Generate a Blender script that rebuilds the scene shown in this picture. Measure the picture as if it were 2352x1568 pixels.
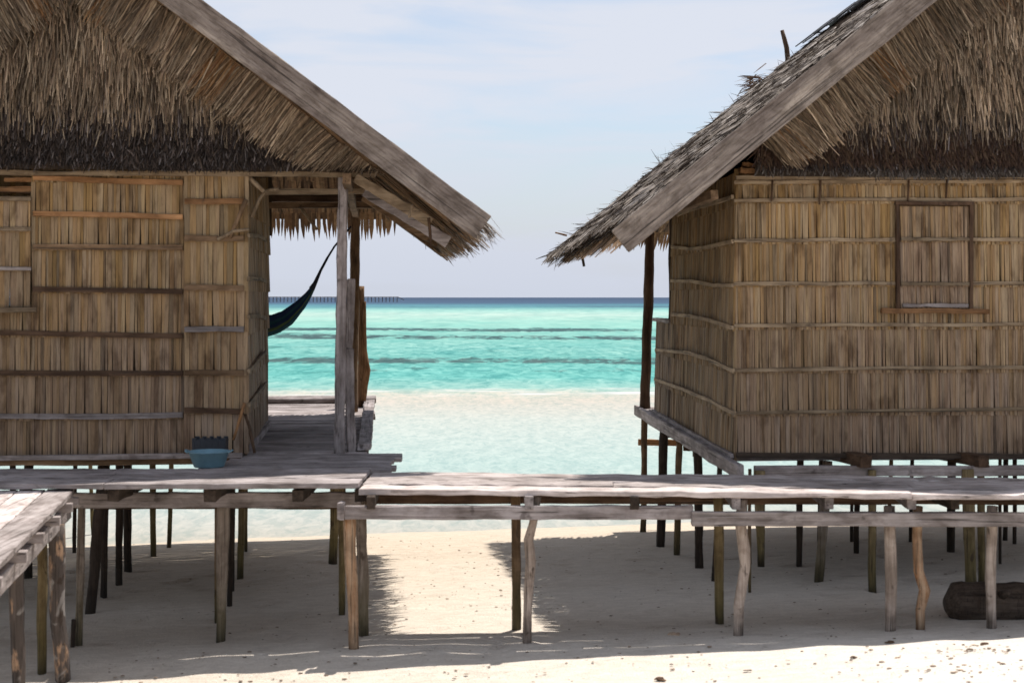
import bpy, math, random
import numpy as np
from mathutils import Vector, noise as mnoise

random.seed(11)
rng = np.random.default_rng(11)
for o in list(bpy.data.objects):
    bpy.data.objects.remove(o)
SC = bpy.context.scene
COL = SC.collection
PI = math.pi

# ------------------------------------------------------------------ camera, sky, sun, exposure
EYE = 2.15                        # eye height over the datum (dry sand is about 0)
F, CX, HY = 3267.0, 1176.0, 683.0  # focal length, centre column and horizon row of a 2352 px wide survey picture
cam = bpy.data.cameras.new('camera')
cam.lens = 50; cam.sensor_width = 36
cam.shift_y = -101 / 2352
cam.clip_start = 0.1; cam.clip_end = 90000
cam.dof.use_dof = True
cam.dof.focus_distance = 45
cam.dof.aperture_fstop = 5.6
camo = bpy.data.objects.new('camera', cam); COL.objects.link(camo)
camo.location = (0, 0, EYE); camo.rotation_euler = (PI / 2, 0, 0)
SC.camera = camo

SUN = Vector((0.215, 0.33, 1.0)).normalized()      # towards the sun: behind the huts, to the right
sun_el = math.asin(SUN.z); sun_az = math.atan2(SUN.x, SUN.y)
sl = bpy.data.lights.new('sun', 'SUN'); sl.energy = 4.9; sl.angle = math.radians(0.5); sl.color = (1, 0.95, 0.89)
so = bpy.data.objects.new('sun', sl); COL.objects.link(so)
so.rotation_euler = (-SUN).to_track_quat('-Z', 'Y').to_euler()

W = bpy.data.worlds.new('World'); SC.world = W; W.use_nodes = True
nt = W.node_tree; N = nt.nodes; N.clear()
def wn(t, **k):
    n = N.new(t)
    for a, b in k.items(): setattr(n, a, b)
    return n
out = wn('ShaderNodeOutputWorld'); bg = wn('ShaderNodeBackground'); bg.inputs[1].default_value = 0.10
sky = wn('ShaderNodeTexSky', sky_type='NISHITA'); sky.sun_disc = False
sky.sun_elevation = sun_el; sky.sun_rotation = sun_az
sky.air_density = 1.0; sky.dust_density = 1.2; sky.ozone_density = 1.6
tc = wn('ShaderNodeTexCoord')
mp = wn('ShaderNodeMapping'); mp.inputs['Scale'].default_value = (2.6, 2.6, 17.0); mp.inputs['Rotation'].default_value = (0, math.radians(4), 0)
mp.inputs['Location'].default_value = (0.35, 0, 0.75)
ns = wn('ShaderNodeTexNoise'); ns.inputs['Scale'].default_value = 1.3; ns.inputs['Detail'].default_value = 7; ns.inputs['Roughness'].default_value = 0.52
ns.inputs['Distortion'].default_value = 0.5
rp = wn('ShaderNodeValToRGB'); rp.color_ramp.elements[0].position = 0.40; rp.color_ramp.elements[1].position = 0.57
rp.color_ramp.elements[0].color = (0.22, 0.22, 0.22, 1); rp.color_ramp.elements[1].color = (0.95, 0.95, 0.95, 1)
sep = wn('ShaderNodeSeparateXYZ')
hz = wn('ShaderNodeMapRange'); hz.inputs[1].default_value = 0.0; hz.inputs[2].default_value = 0.13; hz.inputs[3].default_value = 0.95; hz.inputs[4].default_value = 0.0
mx = wn('ShaderNodeMix', data_type='RGBA')
CLOUD = (5.25, 5.50, 6.15); HAZE = (4.40, 4.70, 5.45)
mx.inputs[7].default_value = (*CLOUD, 1)
L = nt.links.new
L(tc.outputs['Generated'], mp.inputs[0]); L(mp.outputs[0], ns.inputs['Vector']); L(ns.outputs[0], rp.inputs[0])
L(tc.outputs['Generated'], sep.inputs[0]); L(sep.outputs[2], hz.inputs[0])
mh = wn('ShaderNodeMix', data_type='RGBA'); mh.inputs[7].default_value = (*HAZE, 1)
L(rp.outputs[0], mx.inputs[0]); L(sky.outputs[0], mx.inputs[6])
L(hz.outputs[0], mh.inputs[0]); L(mx.outputs[2], mh.inputs[6]); L(mh.outputs[2], bg.inputs[0]); L(bg.outputs[0], out.inputs[0])

SC.view_settings.view_transform = 'Standard'; SC.view_settings.look = 'None'
SC.view_settings.exposure = 0.50; SC.view_settings.gamma = 1; SC.view_settings.use_curve_mapping = False
SC.render.engine = 'CYCLES'
SC.cycles.use_denoising = True
SC.cycles.max_bounces = 8; SC.cycles.diffuse_bounces = 5
SC.cycles.caustics_reflective = False; SC.cycles.caustics_refractive = False

# ------------------------------------------------------------------ survey helpers
def P(px, py, Y):
    return Vector(((px - CX) / F * Y, Y, EYE + (HY - py) / F * Y))
def sstep(a, b, x):
    t = min(1, max(0, (x - a) / (b - a))); return t * t * (3 - 2 * t)
WATER_Z = -0.46
def zs(x, y):                                     # height of the beach
    xc = max(-7, min(7, x))
    cross = 0.036 * (1 - 0.4 * sstep(11, 17, y))
    if y > 8.5: z = 0.122 - 0.063 * (y - 8.5)
    else: z = 0.122 + min(2.0, 8.5 - y) * max(-.12, min(.16, -.03 + .05 * xc))
    if y > 14.6: z -= .05 * (y - 14.6)
    return z + cross * (xc - 1.35) * (1 if y > 0 else 0.5)
def ground_hit(px, py):
    Y = 9.0
    for _ in range(40):
        x = (px - CX) / F * Y
        Y = (EYE - zs(x, Y)) * F / (py - HY) * 0.5 + Y * 0.5
    return P(px, py, Y)

# ------------------------------------------------------------------ materials
def mat(name):
    m = bpy.data.materials.new(name); m.use_nodes = True
    t = m.node_tree; b = t.nodes['Principled BSDF']
    b.inputs['Roughness'].default_value = 0.85
    b.inputs['Specular IOR Level'].default_value = 0.2
    return m, t, b
class NT:
    def __init__(s, t): s.t = t
    def n(s, typ, **k):
        x = s.t.nodes.new(typ)
        for a, b in k.items(): setattr(x, a, b)
        return x
    def l(s, a, b): s.t.links.new(a, b)
    def noise(s, vec, scale, detail=4, rough=0.55, dist=0.0):
        x = s.n('ShaderNodeTexNoise'); x.inputs['Scale'].default_value = scale; x.inputs['Detail'].default_value = detail
        x.inputs['Roughness'].default_value = rough; x.inputs['Distortion'].default_value = dist
        if vec is not None: s.l(vec, x.inputs['Vector'])
        return x.outputs[0]
    def ramp(s, fac, stops, interp='LINEAR'):
        x = s.n('ShaderNodeValToRGB'); cr = x.color_ramp; cr.interpolation = interp
        while len(cr.elements) < len(stops): cr.elements.new(0.5)
        for e, (p, c) in zip(cr.elements, stops):
            e.position = p; e.color = (*c, 1) if len(c) == 3 else c
        s.l(fac, x.inputs[0]); return x.outputs[0]
    def mapv(s, vec, sc, loc=(0, 0, 0)):
        x = s.n('ShaderNodeMapping'); x.inputs['Scale'].default_value = sc; x.inputs['Location'].default_value = loc
        s.l(vec, x.inputs[0]); return x.outputs[0]
    def mix(s, fac, a, b, mode='MIX'):
        x = s.n('ShaderNodeMix', data_type='RGBA', blend_type=mode)
        for v, i in ((fac, 0), (a, 6), (b, 7)):
            if isinstance(v, (int, float)): x.inputs[i].default_value = v if i == 0 else (v, v, v, 1)
            elif isinstance(v, tuple): x.inputs[i].default_value = (*v, 1)
            else: s.l(v, x.inputs[i])
        return x.outputs[2]
    def math(s, op, a, b=None):
        x = s.n('ShaderNodeMath', operation=op)
        for v, i in ((a, 0), (b, 1)):
            if v is None: continue
            if isinstance(v, (int, float)): x.inputs[i].default_value = v
            else: s.l(v, x.inputs[i])
        return x.outputs[0]
    def bump(s, h, strength, dist, bsdf):
        x = s.n('ShaderNodeBump'); x.inputs['Strength'].default_value = strength; x.inputs['Distance'].default_value = dist
        s.l(h, x.inputs['Height']); s.l(x.outputs[0], bsdf.inputs['Normal'])
    def tint(s):
        x = s.n('ShaderNodeAttribute'); x.attribute_name = 'tint'; return x.outputs['Color']
G3 = lambda v: (v, v, v)
_wood = {}
def wood(kind, axis='x'):
    """weathered timber, grain along one local axis; tint attribute multiplies it"""
    key = kind + axis
    if key in _wood: return _wood[key]
    pal = {'grey': ((.20, .175, .168), (.40, .36, .355)), 'pale': ((.25, .215, .20), (.50, .445, .425)),
           'brown': ((.12, .075, .04), (.25, .165, .10)), 'dark': ((.035, .026, .02), (.09, .066, .05)),
           'orange': ((.22, .11, .045), (.37, .205, .10)), 'tan': ((.22, .16, .10), (.36, .28, .19)),
           'umber': ((.06, .035, .022), (.13, .08, .05))}[kind]
    m, t, b = mat('wood_' + kind + '_' + axis); g = NT(t)
    co = g.n('ShaderNodeTexCoord').outputs['Object']
    oi = g.n('ShaderNodeObjectInfo').outputs['Random']
    off = g.n('ShaderNodeVectorMath', operation='ADD')
    cmb = g.n('ShaderNodeCombineXYZ'); o7 = g.math('MULTIPLY', oi, 37.0)
    for i in range(3): g.l(o7, cmb.inputs[i])
    g.l(co, off.inputs[0]); g.l(cmb.outputs[0], off.inputs[1]); v = off.outputs[0]
    sc = {'x': (1.6, 38, 38), 'y': (38, 1.6, 38), 'z': (38, 38, 1.6)}[axis]
    gr = g.noise(g.mapv(v, sc), 1.0, 6, 0.62, 0.4)
    bl = g.noise(v, 3.2, 5, 0.6)
    col = g.ramp(gr, [(.3, pal[0]), (.68, pal[1])])
    col = g.mix(1.0, col, g.ramp(bl, [(.33, (.62, .60, .58)), (.6, (1.06, 1.05, 1.04))]), 'MULTIPLY')
    kn = g.noise(v, 11.0, 3, 0.5)
    col = g.mix(g.ramp(kn, [(.66, G3(0)), (.74, G3(.6))]), col, (.04, .03, .025))
    sc2 = {'x': (.9, 75, 75), 'y': (75, .9, 75), 'z': (75, 75, .9)}[axis]
    ck = g.noise(g.mapv(v, sc2), 1.0, 3, 0.55, 0.2)
    col = g.mix(g.ramp(ck, [(.33, G3(.8)), (.40, G3(0))]), col, (.03, .024, .02))
    sp = g.noise(g.mapv(v, {'x': (5, 14, 14), 'y': (14, 5, 14), 'z': (14, 14, 5)}[axis]), 1.0, 5, .65, .5)
    col = g.mix(1.0, col, g.ramp(sp, [(.36, (.66, .63, .61)), (.55, (1.06, 1.06, 1.06))]), 'MULTIPLY')
    col = g.mix(1.0, col, g.tint(), 'MULTIPLY')
    g.l(col, b.inputs['Base Color'])
    g.bump(gr, 0.6, 0.008, b)
    _wood[key] = m; return m

def post_mat(kind):
    key = 'post_' + kind
    if key in _wood: return _wood[key]
    pal = {'grey': ((.13, .10, .08), (.30, .25, .205)), 'pale': ((.27, .21, .17), (.50, .42, .36)),
           'olive': ((.13, .095, .045), (.25, .19, .10)), 'dark': ((.022, .016, .012), (.06, .042, .03)),
           'brown': ((.10, .06, .03), (.21, .14, .085)), 'rust': ((.27, .12, .045), (.44, .33, .23)),
           'bark': ((.035, .028, .024), (.13, .105, .09)), 'log': ((.03, .022, .017), (.12, .092, .072))}[kind]
    m, t, b = mat(key); g = NT(t)
    tcn = g.n('ShaderNodeTexCoord'); co = tcn.outputs['Object']
    gr = g.noise(g.mapv(co, (42, 42, 3.0) if kind != 'log' else (3.0, 42, 42)), 1.0, 7, 0.68, 0.7)
    bl = g.noise(co, 7.0, 5, 0.6, 0.6)
    col = g.ramp(gr, [(.3, pal[0]), (.66, pal[1])])
    if kind == 'bark':
        col = g.mix(g.ramp(g.noise(g.mapv(co, (1, 1, .35)), 13.0, 5, 0.6), [(.52, G3(0)), (.60, G3(1))]), col, (.42, .27, .17))
        col = g.mix(g.ramp(bl, [(.58, G3(0)), (.64, G3(.7))]), col, (.30, .275, .25))
    else:
        col = g.mix(1.0, col, g.ramp(bl, [(.35, (.6, .57, .54)), (.6, (1.05, 1.04, 1.03))]), 'MULTIPLY')
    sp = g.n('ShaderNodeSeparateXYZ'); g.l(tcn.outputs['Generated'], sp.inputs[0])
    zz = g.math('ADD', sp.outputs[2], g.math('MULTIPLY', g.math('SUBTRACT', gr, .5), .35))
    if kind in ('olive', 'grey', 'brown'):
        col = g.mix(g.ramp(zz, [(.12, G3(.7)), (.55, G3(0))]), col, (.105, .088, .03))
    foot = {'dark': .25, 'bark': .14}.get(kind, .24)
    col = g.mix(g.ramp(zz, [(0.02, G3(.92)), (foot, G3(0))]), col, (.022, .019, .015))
    kn = g.noise(g.mapv(co, (16, 16, 9)), 1.0, 3, .5, .3)
    col = g.mix(g.ramp(kn, [(.64, G3(0)), (.70, G3(.75))]), col, (.045, .03, .02))
    ck = g.noise(g.mapv(co, (85, 85, 1.6)), 1.0, 3, .55, .3)
    col = g.mix(g.ramp(ck, [(.33, G3(.8)), (.40, G3(0))]), col, (.03, .022, .016))
    col = g.mix(1.0, col, g.tint(), 'MULTIPLY')
    g.l(col, b.inputs['Base Color'])
    g.bump(g.mix(.4, gr, bl), 0.6, 0.012, b)
    _wood[key] = m; return m

def strand_mat(name, axis_scale=(40, 40, 40), rough=.8):
    m, t, b = mat(name); g = NT(t)
    co = g.n('ShaderNodeTexCoord').outputs['Object']
    gr = g.noise(g.mapv(co, axis_scale), 1.0, 4, 0.6)
    col = g.mix(1.0, g.tint(), g.ramp(gr, [(.3, (.68, .66, .64)), (.7, (1.25, 1.25, 1.25))]), 'MULTIPLY')
    g.l(col, b.inputs['Base Color']); b.inputs['Roughness'].default_value = rough
    return m
M_THATCH = strand_mat('palm_thatch', (45, 45, 9))
M_ROOF = strand_mat('weathered_thatch', (30, 30, 30))
M_BLADE = strand_mat('leaf_blades', (30, 30, 6))

def slat_mat():
    m, t, b = mat('palm_stem_slats'); g = NT(t)
    co = g.n('ShaderNodeTexCoord').outputs['Object']
    gr = g.noise(g.mapv(co, (130, 130, 2.2)), 1.0, 5, 0.66, 0.3)
    bl = g.noise(g.mapv(co, (9, 9, 2.6)), 1.0, 5, 0.6, 0.3)
    col = g.mix(1.0, g.tint(), g.ramp(gr, [(.30, (.50, .45, .40)), (.47, (.97, .96, .95)), (.70, (1.22, 1.21, 1.19))]), 'MULTIPLY')
    col = g.mix(1.0, col, g.ramp(bl, [(.34, (.50, .45, .41)), (.48, (.96, .95, .94)), (.64, (1.14, 1.12, 1.08))]), 'MULTIPLY')
    sp = g.noise(co, 60.0, 3, 0.6)
    col = g.mix(g.ramp(sp, [(.70, G3(0)), (.76, G3(.55))]), col, (.045, .033, .02))
    g.l(col, b.inputs['Base Color']); b.inputs['Roughness'].default_value = .7
    g.bump(gr, .5, .004, b)
    return m
M_SLAT = slat_mat()

def plain(name, colr, rough=.8, spec=.2, bump=0.0):
    m, t, b = mat(name); g = NT(t)
    co = g.n('ShaderNodeTexCoord').outputs['Object']
    nz = g.noise(co, 14.0, 5, .6)
    col = g.mix(1.0, g.ramp(nz, [(.3, tuple(c * .8 for c in colr)), (.7, tuple(min(1, c * 1.12) for c in colr))]), g.tint(), 'MULTIPLY')
    g.l(col, b.inputs['Base Color']); b.inputs['Roughness'].default_value = rough; b.inputs['Specular IOR Level'].default_value = spec
    if bump: g.bump(g.noise(co, 40.0, 4, .6), bump, .01, b)
    return m
M_CORE = plain('light_stop_backing', (.055, .038, .024))  # dark backing added to stop light leaks; the back gables share its colour
M_CAP = plain('ridge_sheet', (.075, .075, .082), .75, .3, .4)
M_CLOTH = plain('hammock_cloth', (1, 1, 1), .9, .1, .5)
M_ROPE = plain('dark_rope', (.03, .033, .045), .9, .1)
M_BASIN = plain('blue_plastic', (.15, .265, .32), .5, .3)
M_CRATE = plain('black_plastic', (.022, .026, .034), .5, .4)
M_BIT = plain('beach_litter', (.15, .11, .08), .9, .1)

def sand_mat():
    m, t, b = mat('coral_sand'); g = NT(t)
    co = g.n('ShaderNodeTexCoord').outputs['Object']
    geo = g.n('ShaderNodeNewGeometry'); sp = g.n('ShaderNodeSeparateXYZ'); g.l(geo.outputs['Position'], sp.inputs[0])
    n1 = g.noise(co, 1.1, 6, .6, .3); n2 = g.noise(co, 55.0, 4, .7); n3 = g.noise(g.mapv(co, (1, 2.6, 1)), 7.0, 5, .62, .4)
    zz = g.math('ADD', sp.outputs[2], g.math('MULTIPLY', g.math('SUBTRACT', n1, .5), .22))
    zz = g.math('ADD', zz, 0.55)                       # 0 at the waterline
    col = g.ramp(zz, [(.0, (.46, .405, .335)), (.12, (.49, .425, .34)), (.28, (.52, .445, .355)), (.62, (.585, .525, .45)), (.80, (.64, .59, .525))])
    col = g.mix(1.0, col, g.ramp(n3, [(.3, (.86, .85, .84)), (.65, (1.05, 1.05, 1.05))]), 'MULTIPLY')
    col = g.mix(1.0, col, g.ramp(n2, [(.3, (.88, .87, .86)), (.7, (1.06, 1.06, 1.06))]), 'MULTIPLY')
    # old tide lines: thin stains following the slope of the beach
    for q, wd, st_ in ((.20, .006, .30), (.245, .004, .22), (.30, .007, .28), (.37, .004, .16)):
        dv = g.math('ABSOLUTE', g.math('SUBTRACT', zz, q))
        col = g.mix(g.math('MULTIPLY', g.ramp(dv, [(0, G3(st_)), (wd, G3(0))]), g.ramp(n3, [(.4, G3(0)), (.6, G3(1))])), col, (.20, .155, .11))
    sk = g.noise(co, 26.0, 2, .5)
    col = g.mix(g.ramp(sk, [(.69, G3(0)), (.76, G3(.6))]), col, (.2, .15, .10))
    g.l(col, b.inputs['Base Color']); b.inputs['Roughness'].default_value = .95; b.inputs['Specular IOR Level'].default_value = .08
    g.bump(g.mix(.5, n2, n3), .75, .035, b)
    return m

def water_mat():
    m, t, b = mat('lagoon_water'); g = NT(t)
    geo = g.n('ShaderNodeNewGeometry'); pos = geo.outputs['Position']
    sp = g.n('ShaderNodeSeparateXYZ'); g.l(pos, sp.inputs[0]); X, Y = sp.outputs[0], sp.outputs[1]
    wob = g.noise(g.mapv(pos, (.05, .10, 1)), 1.0, 5, .6, .3)
    lg = g.math('LOGARITHM', g.math('MULTIPLY', Y, 1.027), 10.0)
    # shoals are not straight: their edges wander and slant a little with x
    fine = g.noise(g.mapv(pos, (.9, 1.2, 1)), 1.0, 6, .65, .4)
    lg2 = g.math('ADD', lg, g.math('MULTIPLY', g.math('SUBTRACT', wob, .5), .055))
    lg2 = g.math('ADD', lg2, g.math('MULTIPLY', g.math('SUBTRACT', fine, .5), .035))
    fac = g.math('DIVIDE', g.math('SUBTRACT', lg2, 1.1), 2.6)
    def lp(y): return (math.log10(y) - 1.1) / 2.6
    def c(r, gg, bb, k=2.5):
        f = lambda v: ((v / 255 + .055) / 1.055) ** 2.4 if v > 10 else v / 255 / 12.92
        return (f(r) / k, f(gg) / k, f(bb) / k)
    st = [(15.0, c(230, 224, 208)), (17.5, c(226, 230, 221)), (20, c(216, 234, 227)), (23, c(210, 235, 228)), (27, c(222, 238, 230)), (31, c(230, 238, 228)),
          (34.5, c(234, 233, 220)), (37.5, c(236, 230, 214)), (39.8, c(228, 232, 214)), (42.5, c(165, 224, 212)), (48, c(118, 212, 201)),
          (62, c(122, 208, 196)), (78, c(142, 218, 206)), (98, c(148, 222, 207)), (150, c(176, 236, 219)), (225, c(212, 245, 230)), (300, c(180, 238, 224)),
          (380, c(110, 180, 185)), (470, c(100, 165, 180)), (700, c(72, 104, 136)), (2500, c(64, 88, 120))]
    st = st[:32]
    col = g.ramp(fac, [(lp(a), k) for a, k in st])
    # dark reef and weed streaks lying along the shore
    brk = g.noise(g.mapv(pos, (1.1, .22, 1), (8, 3, 0)), 1.0, 6, .72, .7)
    def band(y0, y1, thr, dens, colr, sx, sy, loc, slope=0.0):
        nonlocal col
        nz = g.noise(g.mapv(pos, (sx, sy, 1), (loc, loc, 0)), 1.0, 6, .62, .6)
        nz = g.math('ADD', nz, g.math('MULTIPLY', g.math('SUBTRACT', brk, .5), .62))
        ys = g.math('ADD', lg2, g.math('MULTIPLY', X, slope))
        ctr = (lp(y0) + lp(y1)) / 2; hw = max(.004, (lp(y1) - lp(y0)) / 2)
        dd = g.math('ABSOLUTE', g.math('SUBTRACT', g.math('DIVIDE', g.math('SUBTRACT', ys, 1.1), 2.6), ctr))
        nz = g.math('SUBTRACT', nz, g.math('MULTIPLY', g.math('MAXIMUM', g.math('SUBTRACT', g.math('DIVIDE', dd, hw), .45), 0), .32))
        f = g.ramp(nz, [(thr, G3(0)), (thr + .09, G3(dens))])
        col = g.mix(f, col, colr)
    K = 2.6
    band(49, 56, .54, .75, c(84, 124, 120, K), .07, .12, 3.1, .0006)
    band(55, 65, .465, .92, c(72, 104, 102, K), .045, .10, 9.1, .0004)
    band(88, 102, .375, .95, c(58, 88, 90, K), .030, .03, 7.7, .0008)
    band(110, 126, .405, .95, c(60, 96, 98, K), .026, .03, 1.2, .0006)
    band(66, 84, .57, .55, c(80, 150, 140, K), .10, .12, 5.5)
    band(44, 90, .58, .5, c(60, 165, 155, K), .35, .14, 4.2)
    band(260, 345, .52, .6, c(100, 150, 152, K), .010, .012, 2.2)
    band(360, 470, .46, .7, c(76, 108, 132, K), .012, .008, 6.2)
    # ripple glitter put into the colour: short facets near, longer and broader far out
    d1 = g.ramp(g.math('DIVIDE', g.math('SUBTRACT', lg, 1.1), 2.6), [(lp(34), G3(0)), (lp(46), G3(1))])
    d2 = g.ramp(g.math('DIVIDE', g.math('SUBTRACT', lg, 1.1), 2.6), [(lp(75), G3(0)), (lp(140), G3(1))])
    ra = g.noise(g.mapv(pos, (7.0, 2.4, 1)), 1.0, 5, .74, .8)
    rb = g.noise(g.mapv(pos, (1.7, .50, 1)), 1.0, 6, .76, .9)
    rc = g.noise(g.mapv(pos, (.35, .06, 1)), 1.0, 6, .70, .6)
    rip = g.mix(d2, g.mix(d1, ra, rb), rc)
    rip2 = g.noise(g.mapv(pos, (.30, .16, 1)), 1.0, 6, .68, .9)
    col = g.mix(1.0, col, g.ramp(rip, [(.36, (.80, .87, .88)), (.5, (1, 1, 1)), (.63, (1.16, 1.12, 1.11))]), 'MULTIPLY')
    rs = g.mix(d1, col, g.mix(1.0, col, g.ramp(rip, [(.34, (.42, .72, .74)), (.49, (1, 1, 1)), (.66, (1.75, 1.22, 1.22))]), 'MULTIPLY'))
    col = g.mix(d2, rs, col)
    col = g.mix(1.0, col, g.ramp(rip2, [(.3, (.76, .90, .91)), (.52, (1, 1, 1)), (.75, (1.2, 1.06, 1.05))]), 'MULTIPLY') if False else g.mix(d1, col, g.mix(1.0, col, g.ramp(rip2, [(.3, (.66, .88, .89)), (.52, (1, 1, 1)), (.75, (1.22, 1.06, 1.05))]), 'MULTIPLY'))
    # foam flecks and the little breakers on the edge of the sandbar
    fw = g.ramp(g.math('DIVIDE', g.math('SUBTRACT', lg2, 1.1), 2.6), [(lp(38.6), G3(0)), (lp(39.6), G3(1)), (lp(41), G3(1)), (lp(42.2), G3(0))])
    fn = g.noise(g.mapv(pos, (.35, 1.6, 1)), 1.0, 4, .6, .5)
    col = g.mix(g.math('MULTIPLY', fw, g.ramp(fn, [(.50, G3(0)), (.60, G3(.9))])), col, (.44, .44, .43))
    fl = g.noise(g.mapv(pos, (1.3, 1.8, 1), (4, 2, 0)), 1.0, 5, .7, .8)
    col = g.mix(g.ramp(fl, [(.72, G3(0)), (.78, G3(.45))]), col, (.38, .40, .40))
    g.l(col, b.inputs['Base Color'])
    b.inputs['Roughness'].default_value = .5; b.inputs['Specular IOR Level'].default_value = .03
    g.bump(g.mix(.5, rip, rip2), .35, .05, b)
    return m

# ------------------------------------------------------------------ mesh builders
def finish(name, me, m, parent=None, bevel=0.0, smooth=False):
    if m is not None: me.materials.append(m)
    if smooth:
        me.polygons.foreach_set('use_smooth', [True] * len(me.polygons))
    o = bpy.data.objects.new(name, me); COL.objects.link(o)
    if parent is not None: o.parent = parent
    if bevel:
        bm = o.modifiers.new('bevel', 'BEVEL'); bm.width = bevel; bm.segments = 1; bm.limit_method = 'ANGLE'
    return o
class MB:
    def __init__(s): s.v, s.f, s.c = [], [], []
    def add(s, vs, fs, tint=1.0):
        k = len(s.v)
        s.v += [tuple(v) for v in vs]; s.f += [tuple(i + k for i in f) for f in fs]
        t = (tint, tint, tint) if isinstance(tint, (int, float)) else tint
        s.c += [(*t, 1)] * len(vs)
    def box(s, lo, hi, tint=1.0):
        (a, b, c), (d, e, f) = lo, hi
        s.add([(a, b, c), (d, b, c), (d, e, c), (a, e, c), (a, b, f), (d, b, f), (d, e, f), (a, e, f)],
              [(0, 3, 2, 1), (4, 5, 6, 7), (0, 1, 5, 4), (1, 2, 6, 5), (2, 3, 7, 6), (3, 0, 4, 7)], tint)
    def beam(s, p0, p1, w, h, up=(0, 0, 1), seg=8, jit=0.004, tint=1.0, w1=None, h1=None):
        """sawn timber from p0 to p1, w across, h along up, edges slightly uneven"""
        p0, p1 = Vector(p0), Vector(p1); d = (p1 - p0).normalized()
        sd = d.cross(Vector(up)).normalized(); u = sd.cross(d).normalized()
        vs, fs = [], []
        for i in range(seg + 1):
            t = i / seg; c = p0.lerp(p1, t)
            ww = w + ((w1 if w1 is not None else w) - w) * t; hh = h + ((h1 if h1 is not None else h) - h) * t
            for a, b in ((-1, -1), (1, -1), (1, 1), (-1, 1)):
                j = lambda: random.uniform(-jit, jit)
                vs.append(c + sd * (a * ww / 2 + j()) + u * (b * hh / 2 + j()))
        for i in range(seg):
            k = i * 4
            for q in range(4): fs.append((k + q, k + (q + 1) % 4, k + 4 + (q + 1) % 4, k + 4 + q))
        fs.append((3, 2, 1, 0)); k = seg * 4; fs.append((k, k + 1, k + 2, k + 3))
        s.add(vs, fs, tint); return s
    def tube(s, pts, rad, n=10, wob=0.08, tint=1.0, cap=True, square=0.0):
        pts = [Vector(p) for p in pts]; vs, fs = [], []
        ph = random.uniform(0, 6.28); off = random.uniform(0, 90)
        prev = None
        for i, p in enumerate(pts):
            d = (pts[min(i + 1, len(pts) - 1)] - pts[max(i - 1, 0)]).normalized()
            if prev is None:
                a = d.cross(Vector((0, 1, 0.01)) if abs(d.y) < .9 else Vector((1, 0, 0))).normalized()
            else:
                a = (prev - d * prev.dot(d)).normalized()
            prev = a; b = d.cross(a)
            r = rad[i] if isinstance(rad, (list, tuple)) else rad
            for k in range(n):
                th = 2 * PI * k / n + ph * (1 - square)
                rr = r * (1 + wob * mnoise.noise(Vector((math.cos(th) * 1.3 + off, math.sin(th) * 1.3, i * .45 + off))) * 2)
                if square: rr *= 1 + square * (abs(math.cos(2 * th)) ** 3 * -.0 + .25 * math.cos(4 * (th - PI / 4)) )
                vs.append(p + a * (math.cos(th) * rr) + b * (math.sin(th) * rr))
        for i in range(len(pts) - 1):
            for k in range(n):
                fs.append((i * n + k, i * n + (k + 1) % n, (i + 1) * n + (k + 1) % n, (i + 1) * n + k))
        if cap:
            fs.append(tuple(reversed(range(n)))); k = (len(pts) - 1) * n; fs.append(tuple(range(k, k + n)))
        s.add(vs, fs, tint); return s
    def build(s, name, m, parent=None, bevel=0.0, smooth=False):
        me = bpy.data.meshes.new(name); me.from_pydata(s.v, [], s.f); me.update()
        a = me.attributes.new('tint', 'FLOAT_COLOR', 'POINT')
        a.data.foreach_set('color', np.array(s.c, dtype=np.float32).ravel())
        return finish(name, me, m, parent, bevel, smooth)

class Strands:
    """thousands of narrow tapering leaf strips in ONE mesh"""
    def __init__(s): s.V, s.C = [], []
    def add(s, st, d, ln, wd, nrm, col, bend=None, tip=.3):
        st, d, nrm, col = (np.asarray(q, float) for q in (st, d, nrm, col))
        n = len(st)
        if n == 0: return
        d = d / np.linalg.norm(d, axis=1, keepdims=True)
        sd = np.cross(d, nrm); sd /= np.maximum(np.linalg.norm(sd, axis=1, keepdims=True), 1e-6)
        ln = np.asarray(ln)[:, None]; wd = np.asarray(wd)[:, None]
        if bend is None: bend = np.zeros((n, 3))
        V = np.empty((n, 6, 3))
        for j, (t, q) in enumerate(((0, .9), (.55, 1), (1, tip))):
            c = st + d * ln * t + bend * t * t
            V[:, 2 * j] = c - sd * wd * q / 2; V[:, 2 * j + 1] = c + sd * wd * q / 2
        s.V.append(V.reshape(-1, 3))
        s.C.append(np.repeat(np.concatenate([col, np.ones((n, 1))], 1), 6, axis=0))
    def build(s, name, m, parent=None, extra=None):
        V = np.concatenate(s.V); C = np.concatenate(s.C); n = len(V) // 6
        k = (np.arange(n) * 6)[:, None]
        Q = np.concatenate([k + np.array([[0, 1, 3, 2]]), k + np.array([[2, 3, 5, 4]])], 1).reshape(-1, 4)
        if extra is not None:
            ev = np.array(extra.v); ef = np.array(extra.f) + len(V)
            V = np.concatenate([V, ev]); C = np.concatenate([C, np.array(extra.c)]); Q = np.concatenate([Q, ef])
        me = bpy.data.meshes.new(name)
        me.vertices.add(len(V)); me.vertices.foreach_set('co', V.astype(np.float32).ravel())
        me.loops.add(len(Q) * 4); me.loops.foreach_set('vertex_index', Q.astype(np.int32).ravel())
        me.polygons.add(len(Q)); me.polygons.foreach_set('loop_start', np.arange(0, len(Q) * 4, 4, dtype=np.int32))
        me.update(calc_edges=True)
        a = me.attributes.new('tint', 'FLOAT_COLOR', 'POINT'); a.data.foreach_set('color', C.astype(np.float32).ravel())
        return finish(name, me, m, parent)

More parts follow.
